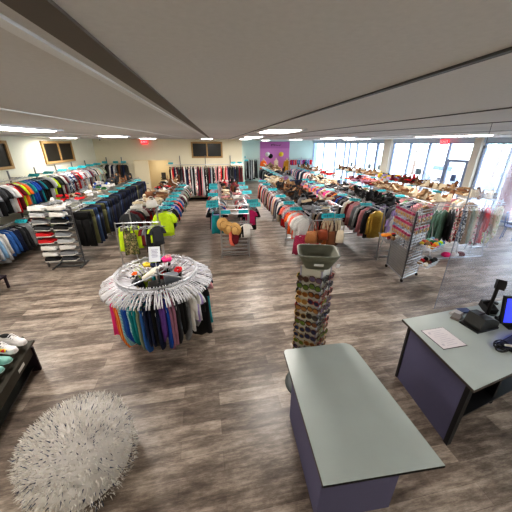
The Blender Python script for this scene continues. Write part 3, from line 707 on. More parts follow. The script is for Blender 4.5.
def hat_mesh():
    mb = MB(); prof = [(.19, -.03), (.185, -.01), (.12, .005), (.1, .015), (.098, .07), (.085, .105), (.05, .12), (.005, .115)]
    rings = []
    for r, z in prof: rings.append([(r*math.cos(2*PI*k/24), r*.92*math.sin(2*PI*k/24), z+(.018*math.sin(2*2*PI*k/24) if r > .15 else 0)) for k in range(24)])
    mb.loft(rings, cap=True); return mb.mesh('straw_hat_shape', [DUMMY], True)
HAT = hat_mesh(); STRAW = mat((205, 165, 105), .8, bump=.8, var=.25, scale=70, name='straw')
BAND = MB().loft([[(r*math.cos(2*PI*k/24), r*.93*math.sin(2*PI*k/24), z) for k in range(24)] for r, z in ((.1015, .018), (.1, .045))], cap=False).mesh('hat_band', [mat((120, 84, 50), .8, name='band')])
for i, (x, z, s, l) in enumerate(((.07, 1.03, 1.0, 'left straw hat hanging at the centre rack end'), (.21, .92, 1.0, 'middle straw hat hanging at the centre rack end, slightly lower'), (.4, .88, 1.05, 'right straw hat hanging at the centre rack end'))):
    o = obj('straw_hat', HAT, None, (x, 7.2-.03*i, z), (PI/2+.15, .1*(i-1), .25-.25*i)); recolor(o, [STRAW]); o.scale = (s*.85, s*1.15, s)
    obj('hat_band', BAND, o); tag(o, l, 'hat', 'straw hats')
LD = [(-.2, y, 1.43) for y in (7.55, 8.0, 9.3, 10.8, 11.6)]; RD = [(1.0, y, 1.43) for y in (7.5, 8.0, 9.6, 10.8, 11.9)]
dividers(LD, 'left rail of the straw hat rack', 'size dividers on the left rail of the straw hat rack', DIV_B, tilt=-.5)
dividers(RD, 'right rail of the straw hat rack', 'size dividers on the right rail of the straw hat rack', DIV_B, tilt=-.5, rz=.1)
shelf_shoes(.08, .75, 8.3, 13., 1.476, [(0, .22, ['cream', 'pink', 'white'], ['sandal', 'loafer']), (.22, .45, ['brown', 'black', 'maroon', 'tan'], ['boot', 'loafer']), (.45, .75, ['brown', 'black', 'tan', 'red', 'black'], ['boot', 'heel']), (.75, 1.01, ['white', 'cream', 'black', 'pink'], ['heel', 'sneaker'])],
            'on top of the straw hat rack', 'shoes on top of the straw hat rack', seed=8, step=.26, bags=.12)

# ---- rack 4: handbags at the end
rack(2.15, 2.98, 6.3, 13.3, 1.4, 'long chrome rack with brown handbags hanging at its near end')
l4 = [('tee', 'grey striped'), ('tee', 'grey striped'), ('tee', 'white'), ('tee', 'coral'), ('tee', 'coral'), ('tee', 'white'), ('tee', 'orange'), ('tee', 'red'), ('tee', 'navy striped'), ('tee', 'white'), ('tee', 'red striped'), ('long', 'red'), ('tee', 'coral'), ('tee', 'black'), ('tee', 'navy'), ('long', 'cream'), ('long', 'white'), ('long', 'light grey')]
l4 += pick([('long', c, w) for c, w in (('black', 3), ('navy', 2), ('light grey', 2), ('blue', 1), ('tan', 2), ('red', 2), ('maroon', 1), ('pink', 1), ('cream', 1), ('grey', 1))], 34)
hang((2.15, 6.4), (2.15, 13.2), 1.4, l4, 'on left rail of the handbag rack', 'tops on the left rail of the handbag rack', zs=1.05)
hang((2.98, 6.6), (2.98, 9.), 1.4, pick([('long', c, 1) for c in ('grey', 'navy', 'cream', 'black')], 14), 'on right rail of the handbag rack', 'tops on the right rail of the handbag rack', hanger=False)
dividers([(2.05, y, 1.43) for y in (6.9, 7.7, 8.8, 10.2, 11.6, 12.7)], 'left rail of the handbag rack', 'size dividers on the handbag rack', rz=-.1, tilt=-1.0)
hang((1.98, 6.35), (2.3, 6.35), 1.0, [('skirt', 'magenta striped'), ('skirt', 'magenta striped')], 'low at the near left corner of the handbag rack', 'striped skirts on the handbag rack', yaw=.1, zs=1.05)
cb = thing('crossbar', 'chrome crossbar carrying handbags at the near end of the long rack', 'crossbar', (2.6, 6.1, 1.36))
part('bar', MB().tube([(-.45, 0, 0), (.42, 0, 0)], .014, 8), CHROME, cb); part('bracket', MB().box((-.38, .1, 0), (.02, .2, .02)), CHROME, cb); part('bracket', MB().box((.36, .1, 0), (.02, .2, .02)), CHROME, cb)
def strapbag(me_h=.24, w=.12):
    mb = MB(); rings = []
    for z, q, t in ((-.6, w*.85, .03), (-.585, w*1.0, .045), (-.45, w*1.0, .055), (-.34, w*.86, .045), (-.27, w*.7, .015)):
        rings.append([(q*(abs(math.cos(a))**.5)*(1 if math.cos(a) > 0 else -1), t*(abs(math.sin(a))**.7)*(1 if math.sin(a) > 0 else -1), z) for a in [2*PI*k/14+.01 for k in range(14)]])
    return mb.loft(rings).mesh('bag_body', [DUMMY], True)
SB = strapbag(); SBH = MB().tube([(-.07, 0, -.29), (-.05, 0, -.15), (0, 0, .012), (.05, 0, -.15), (.07, 0, -.29)], .009, 6).mesh('bag_handle', [DUMMY], True)
LE = {'tan': (150, 98, 56), 'brown': (112, 66, 34), 'cognac': (164, 92, 36), 'dark brown': (78, 46, 28), 'cream': (214, 202, 180), 'black': (24, 22, 22), 'red': (200, 20, 30), 'chestnut': (130, 60, 30)}
for i, (x, y, c, s, zs, l) in enumerate(((2.2, 6.02, 'tan', 1.25, .95, 'large tan leather shopper, leftmost on the handbag crossbar'), (2.42, 6.1, 'brown', 1., 1., 'brown leather handbag right of the tan shopper'), (2.5, 6.02, 'chestnut', 1.05, .82, 'chestnut shoulder bag hung high on the crossbar'),
        (2.62, 6.1, 'cognac', .9, 1.35, 'long cognac bag hanging lowest on the crossbar'), (2.72, 6.04, 'brown', .95, 1.1, 'mid-brown bag in the middle right of the crossbar'), (2.84, 6.1, 'dark brown', .95, 1.15, 'dark brown bag behind the cream one'), (2.95, 6.03, 'cream', .85, 1., 'cream bag, rightmost on the handbag crossbar'), (2.38, 6.2, 'red', .9, 1.35, 'red bag hanging low behind the brown ones'), (2.8, 6.22, 'black', 1.3, 1.42, 'wide black bag hanging lowest at the right'))):
    t = thing('handbag', l, 'bag', (x, y, 1.375), R_.uniform(-.3, .3), 'handbags on the crossbar'); m = mat(LE[c], .5, bump=.2, var=.2, name='leather')
    b = obj('bag_body', SB, t); h = obj('bag_handle', SBH, t); recolor(b, [m]); recolor(h, [m]); t.scale = (s, s, zs)
bf = thing('slatted_bin', 'wire slatted shelf at the near end of the handbag rack top', 'shelf', (2.72, 6.5, 1.45))
part('shelf_slats', MB().box((0, 0, .0), (.62, .02, .02)).box((0, .0, .08), (.62, .02, .02)).box((0, 0, .16), (.62, .02, .02)), CHROME, bf)
part('side_bar', MB().box((-.31, .1, .08), (.02, .24, .2)).box((.31, .1, .08), (.02, .24, .2)), CHROME, bf)
for i, (x, y) in enumerate(((2.62, 6.12), (2.92, 6.1))):
    tag(obj('size_divider', DIV_B if i == 0 else DIV_S, None, (x, y, 1.4), (-.1, 0, .1)), ['wide teal sign box on the handbag crossbar', 'narrow teal sign at the right tip of the handbag crossbar'][i], 'sign', 'teal signs on the crossbar')
shelf_shoes(2.25, 2.9, 6.6, 13.2, 1.476, [(0, .12, ['cream', 'grey', 'black'], ['loafer']), (.12, .35, ['black', 'black', 'brown', 'tan'], ['heel', 'loafer', 'boot']), (.35, .5, ['black', 'brown', 'tan'], ['heel', 'boot']), (.5, .68, ['black', 'brown', 'black', 'tan'], ['boot', 'loafer']), (.68, 1.01, ['cream', 'white', 'cream', 'tan'], ['sneaker', 'loafer', 'sandal'])],
            'on top of the handbag rack', 'shoes on top of the handbag rack', seed=11, rows=3, step=.22)
# pinkish sandal board between rack 4 and 5: lower shelf rack beside
shelf_shoes(2.98, 3.3, 6.9, 10.5, 1.476, [(0, 1.01, ['pink', 'tan', 'coral', 'hot pink', 'cream'], ['sandal', 'heel', 'loafer'])], 'along right edge of the handbag rack', 'sandals along the right edge of the handbag rack', seed=12, rows=1, step=.24, bags=0)
sb_ = thing('display_board', 'narrow wire ledge of sandals along the right side of the handbag rack', 'shelf', (3.14, 8.7, 1.5))
part('ledge', MB().box((0, 0, .0), (.36, 3.8, .015)), DCHROME, sb_)
for y in (-1.7, 0, 1.7): part('bracket', MB().box((-.14, y, -.06), (.03, .03, .12)), DCHROME, sb_)

# ---- rack 5: coats
rack(4.35, 5.15, 6.65, 13.3, 1.4, 'long chrome coat rack between the handbag rack and the windows')
l5 = [('jacket', 'gold'), ('jacket', 'black'), ('jacket', 'charcoal'), ('jacket', 'pink'), ('jacket', 'black'), ('jacket', 'light grey'), ('jacket', 'grey'), ('jacket', 'pink'), ('jacket', 'pink'), ('jacket', 'maroon'), ('jacket', 'cream'), ('jacket', 'white'), ('jacket', 'black'), ('jacket', 'grey'), ('jacket', 'charcoal'), ('jacket', 'royal blue'), ('jacket', 'maroon'), ('jacket', 'navy'), ('jacket', 'charcoal'), ('jacket', 'bright orange'), ('jacket', 'maroon'), ('jacket', 'maroon'), ('jacket', 'cream'), ('jacket', 'hot pink'), ('jacket', 'magenta')]
l5 += pick([('jacket', c, 1) for c in ('grey', 'teal', 'brown', 'cream', 'navy', 'purple', 'tan', 'sage', 'orange', 'charcoal')], 18)
hang((4.35, 6.75), (4.35, 13.1), 1.4, l5, 'on left rail of the coat rack', 'coats on the left rail of the coat rack', zs=1.0)
hang((5.15, 6.9), (5.15, 8.5), 1.4, pick([('jacket', c, 1) for c in ('grey', 'navy', 'lavender', 'white')], 8), 'on right rail of the coat rack', 'coats on the right rail of the coat rack', hanger=False)
dividers([(4.22, y, 1.43) for y in (7.2, 7.9, 8.8, 9.9, 11., 12.1, 13.)], 'left rail of the coat rack', 'size dividers on the coat rack', rz=-.15, tilt=-1.1)
shelf_shoes(4.45, 5.1, 6.8, 13.2, 1.476, [(0, .3, ['black', 'black', 'charcoal', 'black'], ['heel', 'boot', 'loafer']), (.3, .62, ['black', 'white', 'black', 'brown', 'grey'], ['heel', 'loafer']), (.62, 1.01, ['cream', 'white', 'tan', 'cream', 'black'], ['sandal', 'loafer', 'heel'])],
            'on top of the coat rack', 'shoes on top of the coat rack', seed=15, rows=3, step=.23)
# ---- far blocks
rack(3.35, 4.1, 14.3, 21., 1.4, 'far chrome rack in front of the purple wall')
hang((3.35, 14.5), (3.35, 20.9), 1.4, pick([('long', c, w) for c, w in (('black', 5), ('charcoal', 3), ('navy', 2), ('grey', 1))], 34), 'on the far rack before the purple wall', 'dark tops before the purple wall', hanger=False)
hang((3.45, 14.1), (4.3, 14.1), 1.4, [('pants', 'navy'), ('pants', 'dark blue denim'), ('pants', 'blue denim'), ('pants', 'navy'), ('pants', 'dark blue denim'), ('pants', 'navy')], 'at near end of the far rack', 'jeans at the near end of the far rack', hanger=False, yaw=.9)
dividers([(3.3, y, 1.44) for y in (14.6, 15.6, 16.6, 17.6, 18.6, 19.6, 20.6)], 'the far rack before the purple wall', 'size dividers on the far rack', tilt=-1.2)
shelf_shoes(3.4, 4.05, 14.5, 20.8, 1.476, [(0, .35, ['black', 'charcoal', 'grey'], ['loafer', 'boot']), (.35, 1.01, ['tan', 'cream', 'brown', 'tan', 'black'], ['boot', 'loafer', 'heel'])], 'atop the far rack before purple wall', 'shoes on top of the far rack', seed=21, rows=2, step=.42)
rack(5.75, 6.5, 13.9, 20.5, 1.4, 'far chrome rack right of the purple wall')
hang((5.75, 14.1), (5.75, 20.3), 1.4, pick([('long', c, 1) for c in ('navy', 'charcoal', 'blue denim', 'black', 'pink', 'white')], 30), 'on the far right rack', 'tops on the far right rack', hanger=False)
hang((5.6, 13.7), (6.3, 13.7), 1.4, [('pants', 'navy'), ('pants', 'dark blue denim'), ('pants', 'navy'), ('pants', 'navy')], 'at near end of the far right rack', 'jeans at the near end of the far right rack', hanger=False, yaw=.9)
dividers([(5.7, y, 1.44) for y in (14.3, 15.3, 16.3, 17.3, 18.3, 19.3)], 'the far right rack', 'size dividers on the far right rack', tilt=-1.2)
shelf_shoes(5.8, 6.45, 14.1, 20.3, 1.476, [(0, .5, ['red', 'white', 'brown', 'pink'], ['loafer', 'sneaker']), (.5, 1.01, ['tan', 'black', 'cream', 'brown'], ['boot', 'loafer'])], 'atop the far right rack', 'shoes on top of the far right rack', seed=22, rows=2, step=.42)
# ---- rack 6 and 7
rack(6.15, 6.9, 6.95, 13., 1.4, 'chrome rack with pink and tan shoes on top, two racks left of the windows')
hang((6.15, 7.2), (6.15, 12.5), 1.4, pick([('jacket', c, 1) for c in ('grey', 'navy', 'green', 'white', 'pink', 'tan')], 26), 'on the tan shoe rack', 'garments on the tan shoe rack', hanger=False)
shelf_shoes(6.2, 6.85, 7.1, 12.9, 1.476, [(0, .2, ['brown', 'tan', 'brown', 'cream'], ['loafer', 'boot']), (.2, .6, ['tan', 'tan', 'cream', 'brown'], ['sandal', 'heel', 'loafer']), (.6, 1.01, ['pink', 'coral', 'maroon', 'mauve'], ['heel', 'loafer'])], 'on the pink and tan shoe rack', 'shoes on the pink and tan shoe rack', seed=31, rows=3, step=.21)
dividers([(6.05, y, 1.44) for y in (8.3, 9.4, 10.5, 11.6, 12.7)], 'the tan shoe rack', 'size dividers on the tan shoe rack', tilt=-1.2)
rack(7.75, 8.5, 6.95, 18., 1.45, 'chrome rack nearest the storefront windows')
hang((7.75, 7.2), (7.75, 12.5), 1.45, pick([('jacket', c, 1) for c in ('white', 'pink', 'cream floral', 'sage', 'tan')], 24), 'on the rack nearest the windows', 'garments on the rack nearest the windows', hanger=False)
shelf_shoes(7.8, 8.45, 7.1, 17.9, 1.526, [(0, .3, ['tan', 'brown', 'brown', 'cream'], ['sandal', 'boot', 'loafer']), (.3, .45, ['maroon', 'brown', 'red', 'brown'], ['loafer', 'boot']), (.45, .55, ['lavender', 'yellow', 'grey'], ['sneaker']), (.55, 1.01, ['white', 'cream', 'tan', 'black', 'brown'], ['sneaker', 'loafer', 'boot'])], 'atop the rack nearest the windows', 'shoes atop the rack nearest the windows', seed=33, rows=3, step=.24)
dividers([(7.65, y, 1.5) for y in (8.6, 10., 11.4, 12.8, 14.2, 15.6, 17.)], 'the rack nearest the windows', 'size dividers on the rack nearest the windows', tilt=-1.2)
# dress rail across the near end
dr = thing('dress_rail', 'chrome A-frame rail of dresses at the near right end of the racks', 'clothes rack', (7.05, 6.62, 0))
part('hang_rail', MB().tube([(-1.2, 0, 1.47), (1.1, 0, 1.47)], .015, 8), CHROME, dr)
for x in (-1.15, -.3, .55):
    for s in (-1, 1): part('leg', MB().tube([(x, 0, 1.47), (x, s*.3, .02)], .014, 6), CHROME, dr)
    part('cross_brace', MB().tube([(x, -.15, .75), (x, .15, .75)], .01, 6), CHROME, dr)
part('base_rail', MB().tube([(-1.15, -.3, .03), (.55, -.3, .03)], .012, 6), CHROME, dr)
def H2(x0, x1, items, yaw, zs=1., z=1.47, y=6.62, pl='on the near dress rail'): hang((x0, y), (x1, y), z, items, pl, 'garments on the near dress rail', yaw=yaw, zs=zs)
H2(5.95, 6.3, [('long', 'green striped'), ('long', 'green striped'), ('long', 'green striped')], .5, 1.5)
H2(6.4, 6.6, [('tee', 'black'), ('long', 'charcoal')], .9, 1.4)
H2(6.6, 7.0, [('dress', 'pink floral'), ('dress', 'red plaid'), ('dress', 'blue plaid'), ('dress', 'black and white patterned')], .9, .95)
H2(7.0, 7.4, [('dress', 'tan'), ('dress', 'sage'), ('dress', 'cream'), ('dress', 'pink floral')], 1.0, 1.)
H2(7.4, 7.7, [('dress', 'maroon'), ('dress', 'red'), ('long', 'red')], .9, 1.05)
H2(7.7, 8.1, [('dress', 'green floral'), ('dress', 'pink floral'), ('dress', 'cream floral'), ('long', 'cream'), ('jacket', 'cream floral')], .7, 1.05)
hang((5.5, 6.7), (5.75, 6.9), 1.35, [('kidtop', 'pink floral'), ('kidtop', 'cream'), ('kidtop', 'sage'), ('kidtop', 'white')], 'left of the green striped tops', 'small tops left of the green striped tops', yaw=.4, zs=1.4)
sr = thing('small_rail', 'short chrome rail left of the green striped tops', 'clothes rack', (5.62, 6.8, 0), .67)
part('hang_rail', MB().tube([(-.3, 0, 1.35), (.3, 0, 1.35)], .012, 6), CHROME, sr)
for s in (-1, 1): part('upright', MB().box((s*.3, 0, .68), (.025, .025, 1.36)), CHROME, sr); part('foot', MB().box((s*.3, 0, .02), (.03, .35, .03)), CHROME, sr)
# shoe boxes/clothes lying under the dress rail
for i, (x, c, l) in enumerate(((6.5, 'hot pink', 'pink folded cloth on the floor rail under the patterned dresses'), (6.75, 'white', 'white folded cloth under the patterned dresses'), (6.95, 'maroon', 'maroon folded cloth under the dress rail, rightmost'))):
    tag(part('folded_cloth', MB().ell((x, 6.42, .09), (.14, .12, .07), 12, 6, noise=.12, rnd=R_), cmat(c), None, True), l, 'cloth', 'cloths under the dress rail')

# ---- back right: purple wall display, shelf and far rack
fr_ = thing('clothes_rack', 'far chrome rack of long dark garments left of the purple wall', 'clothes rack', (2.65, 23.2, 0))
part('hang_rail', MB().tube([(-.75, 0, 1.95), (.75, 0, 1.95)], .016), CHROME, fr_)
for s in (-1, 1): part('upright', MB().box((s*.75, 0, 1.0), (.04, .04, 2.0)), CHROME, fr_); part('foot', MB().box((s*.75, 0, .02), (.04, .5, .04)), CHROME, fr_)
hang((2.0, 23.2), (3.3, 23.2), 1.95, pick([('dress', c, w) for c, w in (('black', 3), ('charcoal', 2), ('white', 1), ('grey', 1.5), ('light grey', 1))], 14), 'on the far left-hand rack', 'long garments on the far rack left of the purple wall', zs=1.5, hanger=False)
for i, z in enumerate((2.0, 1.75)):
    tag(obj('size_divider', DIV_B, None, (2.15+.2*i, 22.95, z), (-.3, 0, .1)), ['upper', 'lower'][i]+' teal size divider on the rack left of the purple wall', 'size divider')
shp = thing('low_rail', 'chrome rail of small pink and purple tops on the aqua wall', 'clothes rail', (7.2, 23.7, 0))
part('hang_rail', MB().tube([(-1.05, 0, 1.85), (1.05, 0, 1.85)], .02).tube([(-1.05, 0, 1.1), (1.05, 0, 1.1)], .02), CHROME, shp)
for s in (-1, 0, 1): part('upright', MB().box((s*1.05, .05, 1.0), (.05, .05, 2.0)), CHROME, shp)
hang((6.25, 23.7), (8.1, 23.7), 1.85, pick([('kidtop', c, 1) for c in ('pink', 'magenta', 'purple', 'lavender', 'teal', 'red')], 20), 'on the rail under the aqua wall', 'small tops under the aqua wall', hanger=False, yaw=.6)
hang((6.25, 23.7), (8.1, 23.7), 1.1, pick([('kidtop', c, 1) for c in ('pink', 'magenta', 'white', 'lavender', 'blue')], 16), 'on the bottom rail under the aqua wall', 'small tops on the bottom rail under the aqua wall', hanger=False, yaw=.6)
def mannequin(x, c, label, kind='jacket'):
    t = thing('mannequin', label, 'mannequin', (x, 24.0, 0))
    part('torso', MB().loft([ringb(z, w, q, 14, 0, 1, 0) for z, w, q in ((1.15, .17, .11), (1.3, .15, .1), (1.5, .19, .11), (1.68, .2, .1), (1.74, .08, .06), (1.84, .055, .055), (1.9, .06, .06))]), mat((214, 190, 160), .6, name='mannequin_skin'), t, True)
    part('stand', MB().tube([(0, 0, .02), (0, 0, 1.2)], .02).lathe([(.18, 0), (.18, .02), (.02, .03)]), DCHROME, t)
    g = obj('robe', G(kind, 1), t, (0, 0, 1.82)); g.scale = (1.05, 2.1, 1.35); recolor(g, [cmat(c)])
mannequin(3.95, 'orange', 'mannequin in a rust orange robe at the left edge of the purple wall')
mannequin(5.05, 'white', 'mannequin in white in the middle of the purple wall', 'dress')
mannequin(6.0, 'mustard', 'mannequin in a mustard yellow robe at the right edge of the purple wall')
for x, c, l in ((4.35, 'white', 'white hat hung left on the purple wall'), (4.62, 'black', 'black and white hat hung beside the white one on the purple wall'), (5.55, 'yellow', 'yellow hat hung right on the purple wall')):
    o = obj('wall_hat', HAT, None, (x, 24.28, 2.2 if c != 'black' else 2.05), (PI/2, 0, 0)); recolor(o, [cmat(c)]); o.scale = (1.1, 1.1, 1); tag(o, l, 'hat', 'hats on the purple wall')

# ================================================================ display tower with baskets
Q1, Q2, Q3 = Vector((4.39, 6.04)), Vector((4.26, 5.2)), Vector((4.85, 5.47)); Q4 = Q1+Q3-Q2
TH = 1.72
tw = thing('gridwall_tower', 'chrome slatted display tower on casters with accessory cards and baskets', 'display rack', (Q2.x, Q2.y, 0))
def L3(p, z): return (p.x-Q2.x, p.y-Q2.y, z)
def face(pa, pb, name, vert, slats, z0=.1, z1=TH):
    mb = MB(); d = pb-pa
    for p in (pa, pb): mb.tube([L3(p, z0), L3(p, z1)], .013, 6)
    for i in range(1, vert): p = pa+d*i/vert; mb.tube([L3(p, z0), L3(p, z1)], .0035, 4)
    for i in range(slats+1):
        z = z0+(z1-z0)*i/slats; mb.tube([L3(pa, z), L3(pb, z)], .0045 if vert > 1 else .012, 4)
    return part(name, mb, CHROME if vert == 1 else DCHROME, tw)
face(Q1, Q2, 'grid_panel', 14, 26); face(Q2, Q3, 'slat_panel', 1, 22); face(Q3, Q4, 'grid_panel', 10, 20); face(Q4, Q1, 'slat_panel', 1, 18)
part('plastic_sheet', MB().add([L3(Q1*.97+Q2*.03, .12), L3(Q2, .12), L3(Q2, .8), L3(Q1*.97+Q2*.03, .8)], [(0, 1, 2, 3)]), mat((150, 148, 144), .3, .2, name='frosted_sheet', alpha=.6), tw)
part('base_frame', MB().tube([L3(Q1, .1), L3(Q2, .1), L3(Q3, .1), L3(Q4, .1)], .016, 6, closed=True), CHROME, tw)
for p in (Q1, Q2, Q3, Q4):
    c = part('caster', MB().tube([L3(p+Vector((-.012, 0)), .04), L3(p+Vector((.012, 0)), .04)], .038, 12), BLACK, tw)
    part('stem', MB().tube([L3(p, .05), L3(p, .1)], .01, 6), DCHROME, c)
def basket(c, rz, w, dpt, label, items, igrp, iword, iname):
    t = thing('wire_basket', label, 'basket', (c[0], c[1], c[2]), rz)
    mb = MB()
    for z, k in ((0, .8), (.06, .9), (.12, 1.)):
        mb.tube([(-w/2*k, -dpt/2*k, z), (w/2*k, -dpt/2*k, z), (w/2*k, dpt/2*k, z), (-w/2*k, dpt/2*k, z)], .006, 4, closed=True)
    for i in range(9):
        x = -w/2+w*i/8
        for s in (-1, 1): mb.tube([(x*.8, s*dpt/2*.8, 0), (x, s*dpt/2, .12)], .004, 4)
        mb.tube([(x*.8, -dpt*.4, 0), (x*.8, dpt*.4, 0)], .004, 4)
    for i in range(6):
        y = -dpt/2+dpt*i/5
        for s in (-1, 1): mb.tube([(s*w/2*.8, y*.8, 0), (s*w/2, y, .12)], .004, 4)
    part('wire_body', mb, CHROME, t)
    part('mount_hook', MB().box((-w*.2, dpt/2+.0, .1), (.02, .05, .03)).box((w*.2, dpt/2+.0, .1), (.02, .05, .03)), CHROME, t)
    M = Matrix.Rotation(rz, 3, 'Z'); rec = []
    for i, (cn, lx, ly, lz, sx, sy, sz, a) in enumerate(items):
        p = Vector(c)+M@Vector((lx, ly, lz)); k = MB().ell((0, 0, 0), (sx, sy, sz), 12, 6, noise=.13, rnd=R_)
        o = part(iname, k, cmat(cn), None, True, loc=p, rot=(0, 0, a)); rec.append((o, cn, iword, 'accessory', i, len(items)))
    pending.append((rec, 'in '+igrp, iword+' in '+igrp))
e1 = (Q2-Q1).normalized(); n1 = Vector((e1.y, -e1.x)); 
if n1.x > 0: n1 = -n1
e2 = (Q3-Q2).normalized(); n2 = Vector((e2.y, -e2.x))
if n2.y > 0: n2 = -n2
a1 = math.atan2(n1.x, -n1.y); a2 = math.atan2(n2.x, -n2.y)
c1 = Q1*.68+Q2*.32+n1*.2; c2 = Q2*.25+Q3*.75+n2*.2+e2*.1; c3 = Q2*.3+Q3*.7+n2*.2+e2*.05
basket((c1.x, c1.y, .86), a1, .5, .36, 'wire basket with a bright orange cloth on the left side of the tower', [('bright orange', -.02, -.08, .13, .15, .12, .035, .3), ('cream', -.16, .08, .12, .09, .08, .05, 0), ('red', -.05, .1, .13, .07, .06, .05, 0), ('black', .05, .08, .13, .06, .06, .05, 0), ('white', .12, .12, .12, .06, .05, .05, 0), ('tan', .18, -.02, .12, .06, .08, .05, 0), ('maroon', .16, -.1, .12, .05, .05, .05, 0)], 'the left tower basket', 'cloth bundle', 'cloth_bundle')
basket((c2.x, c2.y, .82), a2, .55, .36, 'wire basket full of colourful scrunchies on the right side of the tower', [(cn, -.22+.063*(i % 8), -.12+.12*(i//8), .1+.03*((i*7) % 3), .055, .05, .045, i) for i, cn in enumerate(['mustard', 'orange', 'yellow', 'hot pink', 'turquoise', 'neon yellow', 'mint', 'blue', 'tan', 'yellow', 'red', 'green', 'orange', 'teal', 'pink', 'purple', 'yellow', 'coral', 'navy', 'bright orange', 'mint', 'red', 'white', 'sky blue'])], 'the colourful tower basket', 'scrunchie', 'scrunchie')
basket((c3.x, c3.y, .42), a2, .5, .36, 'lowest wire basket with dark items on the right side of the tower', [(cn, -.2+.08*(i % 6), -.1+.13*(i//6), .09+.03*(i % 2), .06, .045, .05, i) for i, cn in enumerate(['cream', 'brown', 'maroon', 'black', 'black', 'charcoal', 'tan', 'red', 'maroon', 'black', 'white', 'grey'])], 'the lowest tower basket', 'rolled belt', 'rolled_belt')
# hair accessory cards
CARDM = MB(); CARDM.box((0, 0, .05), (.11, .012, .05)); CARDM.cur = 1; CARDM.box((0, 0, -.03), (.1, .01, .11)); CARDM.cur = 2; CARDM.ell((0, -.012, -.03), (.03, .012, .035), 8, 5)
CARDM = CARDM.mesh('accessory_card_shape', [mat((170, 30, 88), .4, name='magenta_card'), mat((214, 196, 184), .2, name='clear_pack', alpha=.75), mat((196, 152, 84), .4, .3, name='bead_gold')])
ri = 0
for row, z in enumerate((1.62, 1.38, 1.14)):
    for i in range(6):
        p = Q1+(Q2-Q1)*((i+.6)/6.2)+n1*.03
        for dd in range(2):
            q = p+n1*.035*dd
            o = obj('accessory_card', CARDM, None, (q.x, q.y, z+.004*dd-.02), (0, 0, a1+R_.uniform(-.1, .1)))
            tag(o, 'magenta-topped hair accessory card, %s row, %s, %s in column %s from left' % (['top', 'middle', 'bottom'][row], 'tower left face', ['rear', 'front'][dd], ['one', 'two', 'three', 'four', 'five', 'six'][i]), 'accessory', 'hair accessory cards on the tower')
for i in range(4):
    p = Q2+(Q3-Q2)*((i+.5)/4)+n2*.03
    for row, z in enumerate((1.55, 1.28)):
        o = obj('accessory_card', CARDM, None, (p.x, p.y, z), (0, 0, a2)); tag(o, 'hair accessory card on tower right face, %s row, column %s from left' % (['upper', 'lower'][row], ['one', 'two', 'three', 'four'][i]), 'accessory', 'hair accessory cards on the tower')
# A-frame post by the gold coat
af = thing('rack_end_frame', 'leaning chrome end frame beside the gold sequin jacket', 'frame', (4.62, 6.45, 0))
for s in (-1, 1): part('leg', MB().tube([(s*.1, 0, 1.35), (s*.28, 0, .02)], .014, 6), CHROME, af)
part('rung', MB().tube([(-.24, 0, .3), (.24, 0, .3)], .011, 6), CHROME, af); part('rung', MB().tube([(-.17, 0, .8), (.17, 0, .8)], .011, 6), CHROME, af)
hang((4.55, 6.5), (4.85, 6.5), 1.35, [('kidtop', 'lavender'), ('kidtop', 'white'), ('kidtop', 'sky blue')], 'at the near end of the coat rack', 'small tops at the coat rack end', yaw=.3, zs=1.3)

# ================================================================ round rack
RC = (-1.02, 3.97); RZ = 1.25; RR = .6
rr = thing('round_rack', 'round chrome clothes rack crowded with clear hangers', 'clothes rack', (RC[0], RC[1], 0))
part('ring', MB().tube([(RR*math.cos(2*PI*k/48), RR*math.sin(2*PI*k/48), RZ) for k in range(48)], .016, 8, closed=True), CHROME, rr, True)
part('ring', MB().tube([(.55*math.cos(2*PI*k/48), .55*math.sin(2*PI*k/48), RZ-.1) for k in range(48)], .008, 6, closed=True), CHROME, rr, True)
for k in range(4):
    a = PI/4+PI/2*k+.2; part('spoke', MB().tube([(0, 0, RZ-.06), (RR*math.cos(a), RR*math.sin(a), RZ)], .012, 6), CHROME, rr)
    part('foot', MB().tube([(0, 0, .12), (.3*math.cos(a), .3*math.sin(a), .03)], .016, 6), CHROME, rr)
part('centre_pole', MB().tube([(0, 0, .08), (0, 0, RZ+.04)], .022, 10), CHROME, rr)
CH = MB()
CH.tube([(0, 0, -.07), (0, 0, -.02), (.014, 0, .0), (.018, 0, .015), (0, 0, .032), (-.02, 0, .015)], .004, 5)
for s in (-1, 1):
    CH.tube([(0, 0, -.06), (s*.08, 0, -.085), (s*.19, 0, -.135), (s*.2, 0, -.16)], .008, 5)
    CH.box((s*.11, 0, -.13), (.012, .016, .05))
CH.tube([(-.19, 0, -.14), (.19, 0, -.14)], .005, 5)
CH = CH.mesh('clear_hanger_shape', [CLEAR], True)
ccol = ['pink', 'hot pink', 'hot pink', 'red', 'coral', 'orange', 'orange striped', 'cream', 'aqua striped', 'blue', 'royal blue', 'aqua striped', 'teal', 'teal', 'sage', 'blue', 'navy', 'navy', 'black', 'navy', 'purple', 'purple', 'royal blue', 'mauve', 'mauve', 'charcoal', 'black', 'black', 'grey', 'white', 'white', 'lavender', 'white', 'light grey', 'black', 'black', 'black', 'teal', 'black', 'pink', 'yellow', 'navy', 'white', 'black', 'lavender', 'yellow', 'charcoal', 'pink', 'white', 'black', 'red', 'maroon', 'turquoise', 'mauve', 'neon yellow', 'charcoal', 'black', 'cream', 'sky blue', 'pink', 'hot pink']
N = len(ccol); rec = []
a0 = math.radians(196)
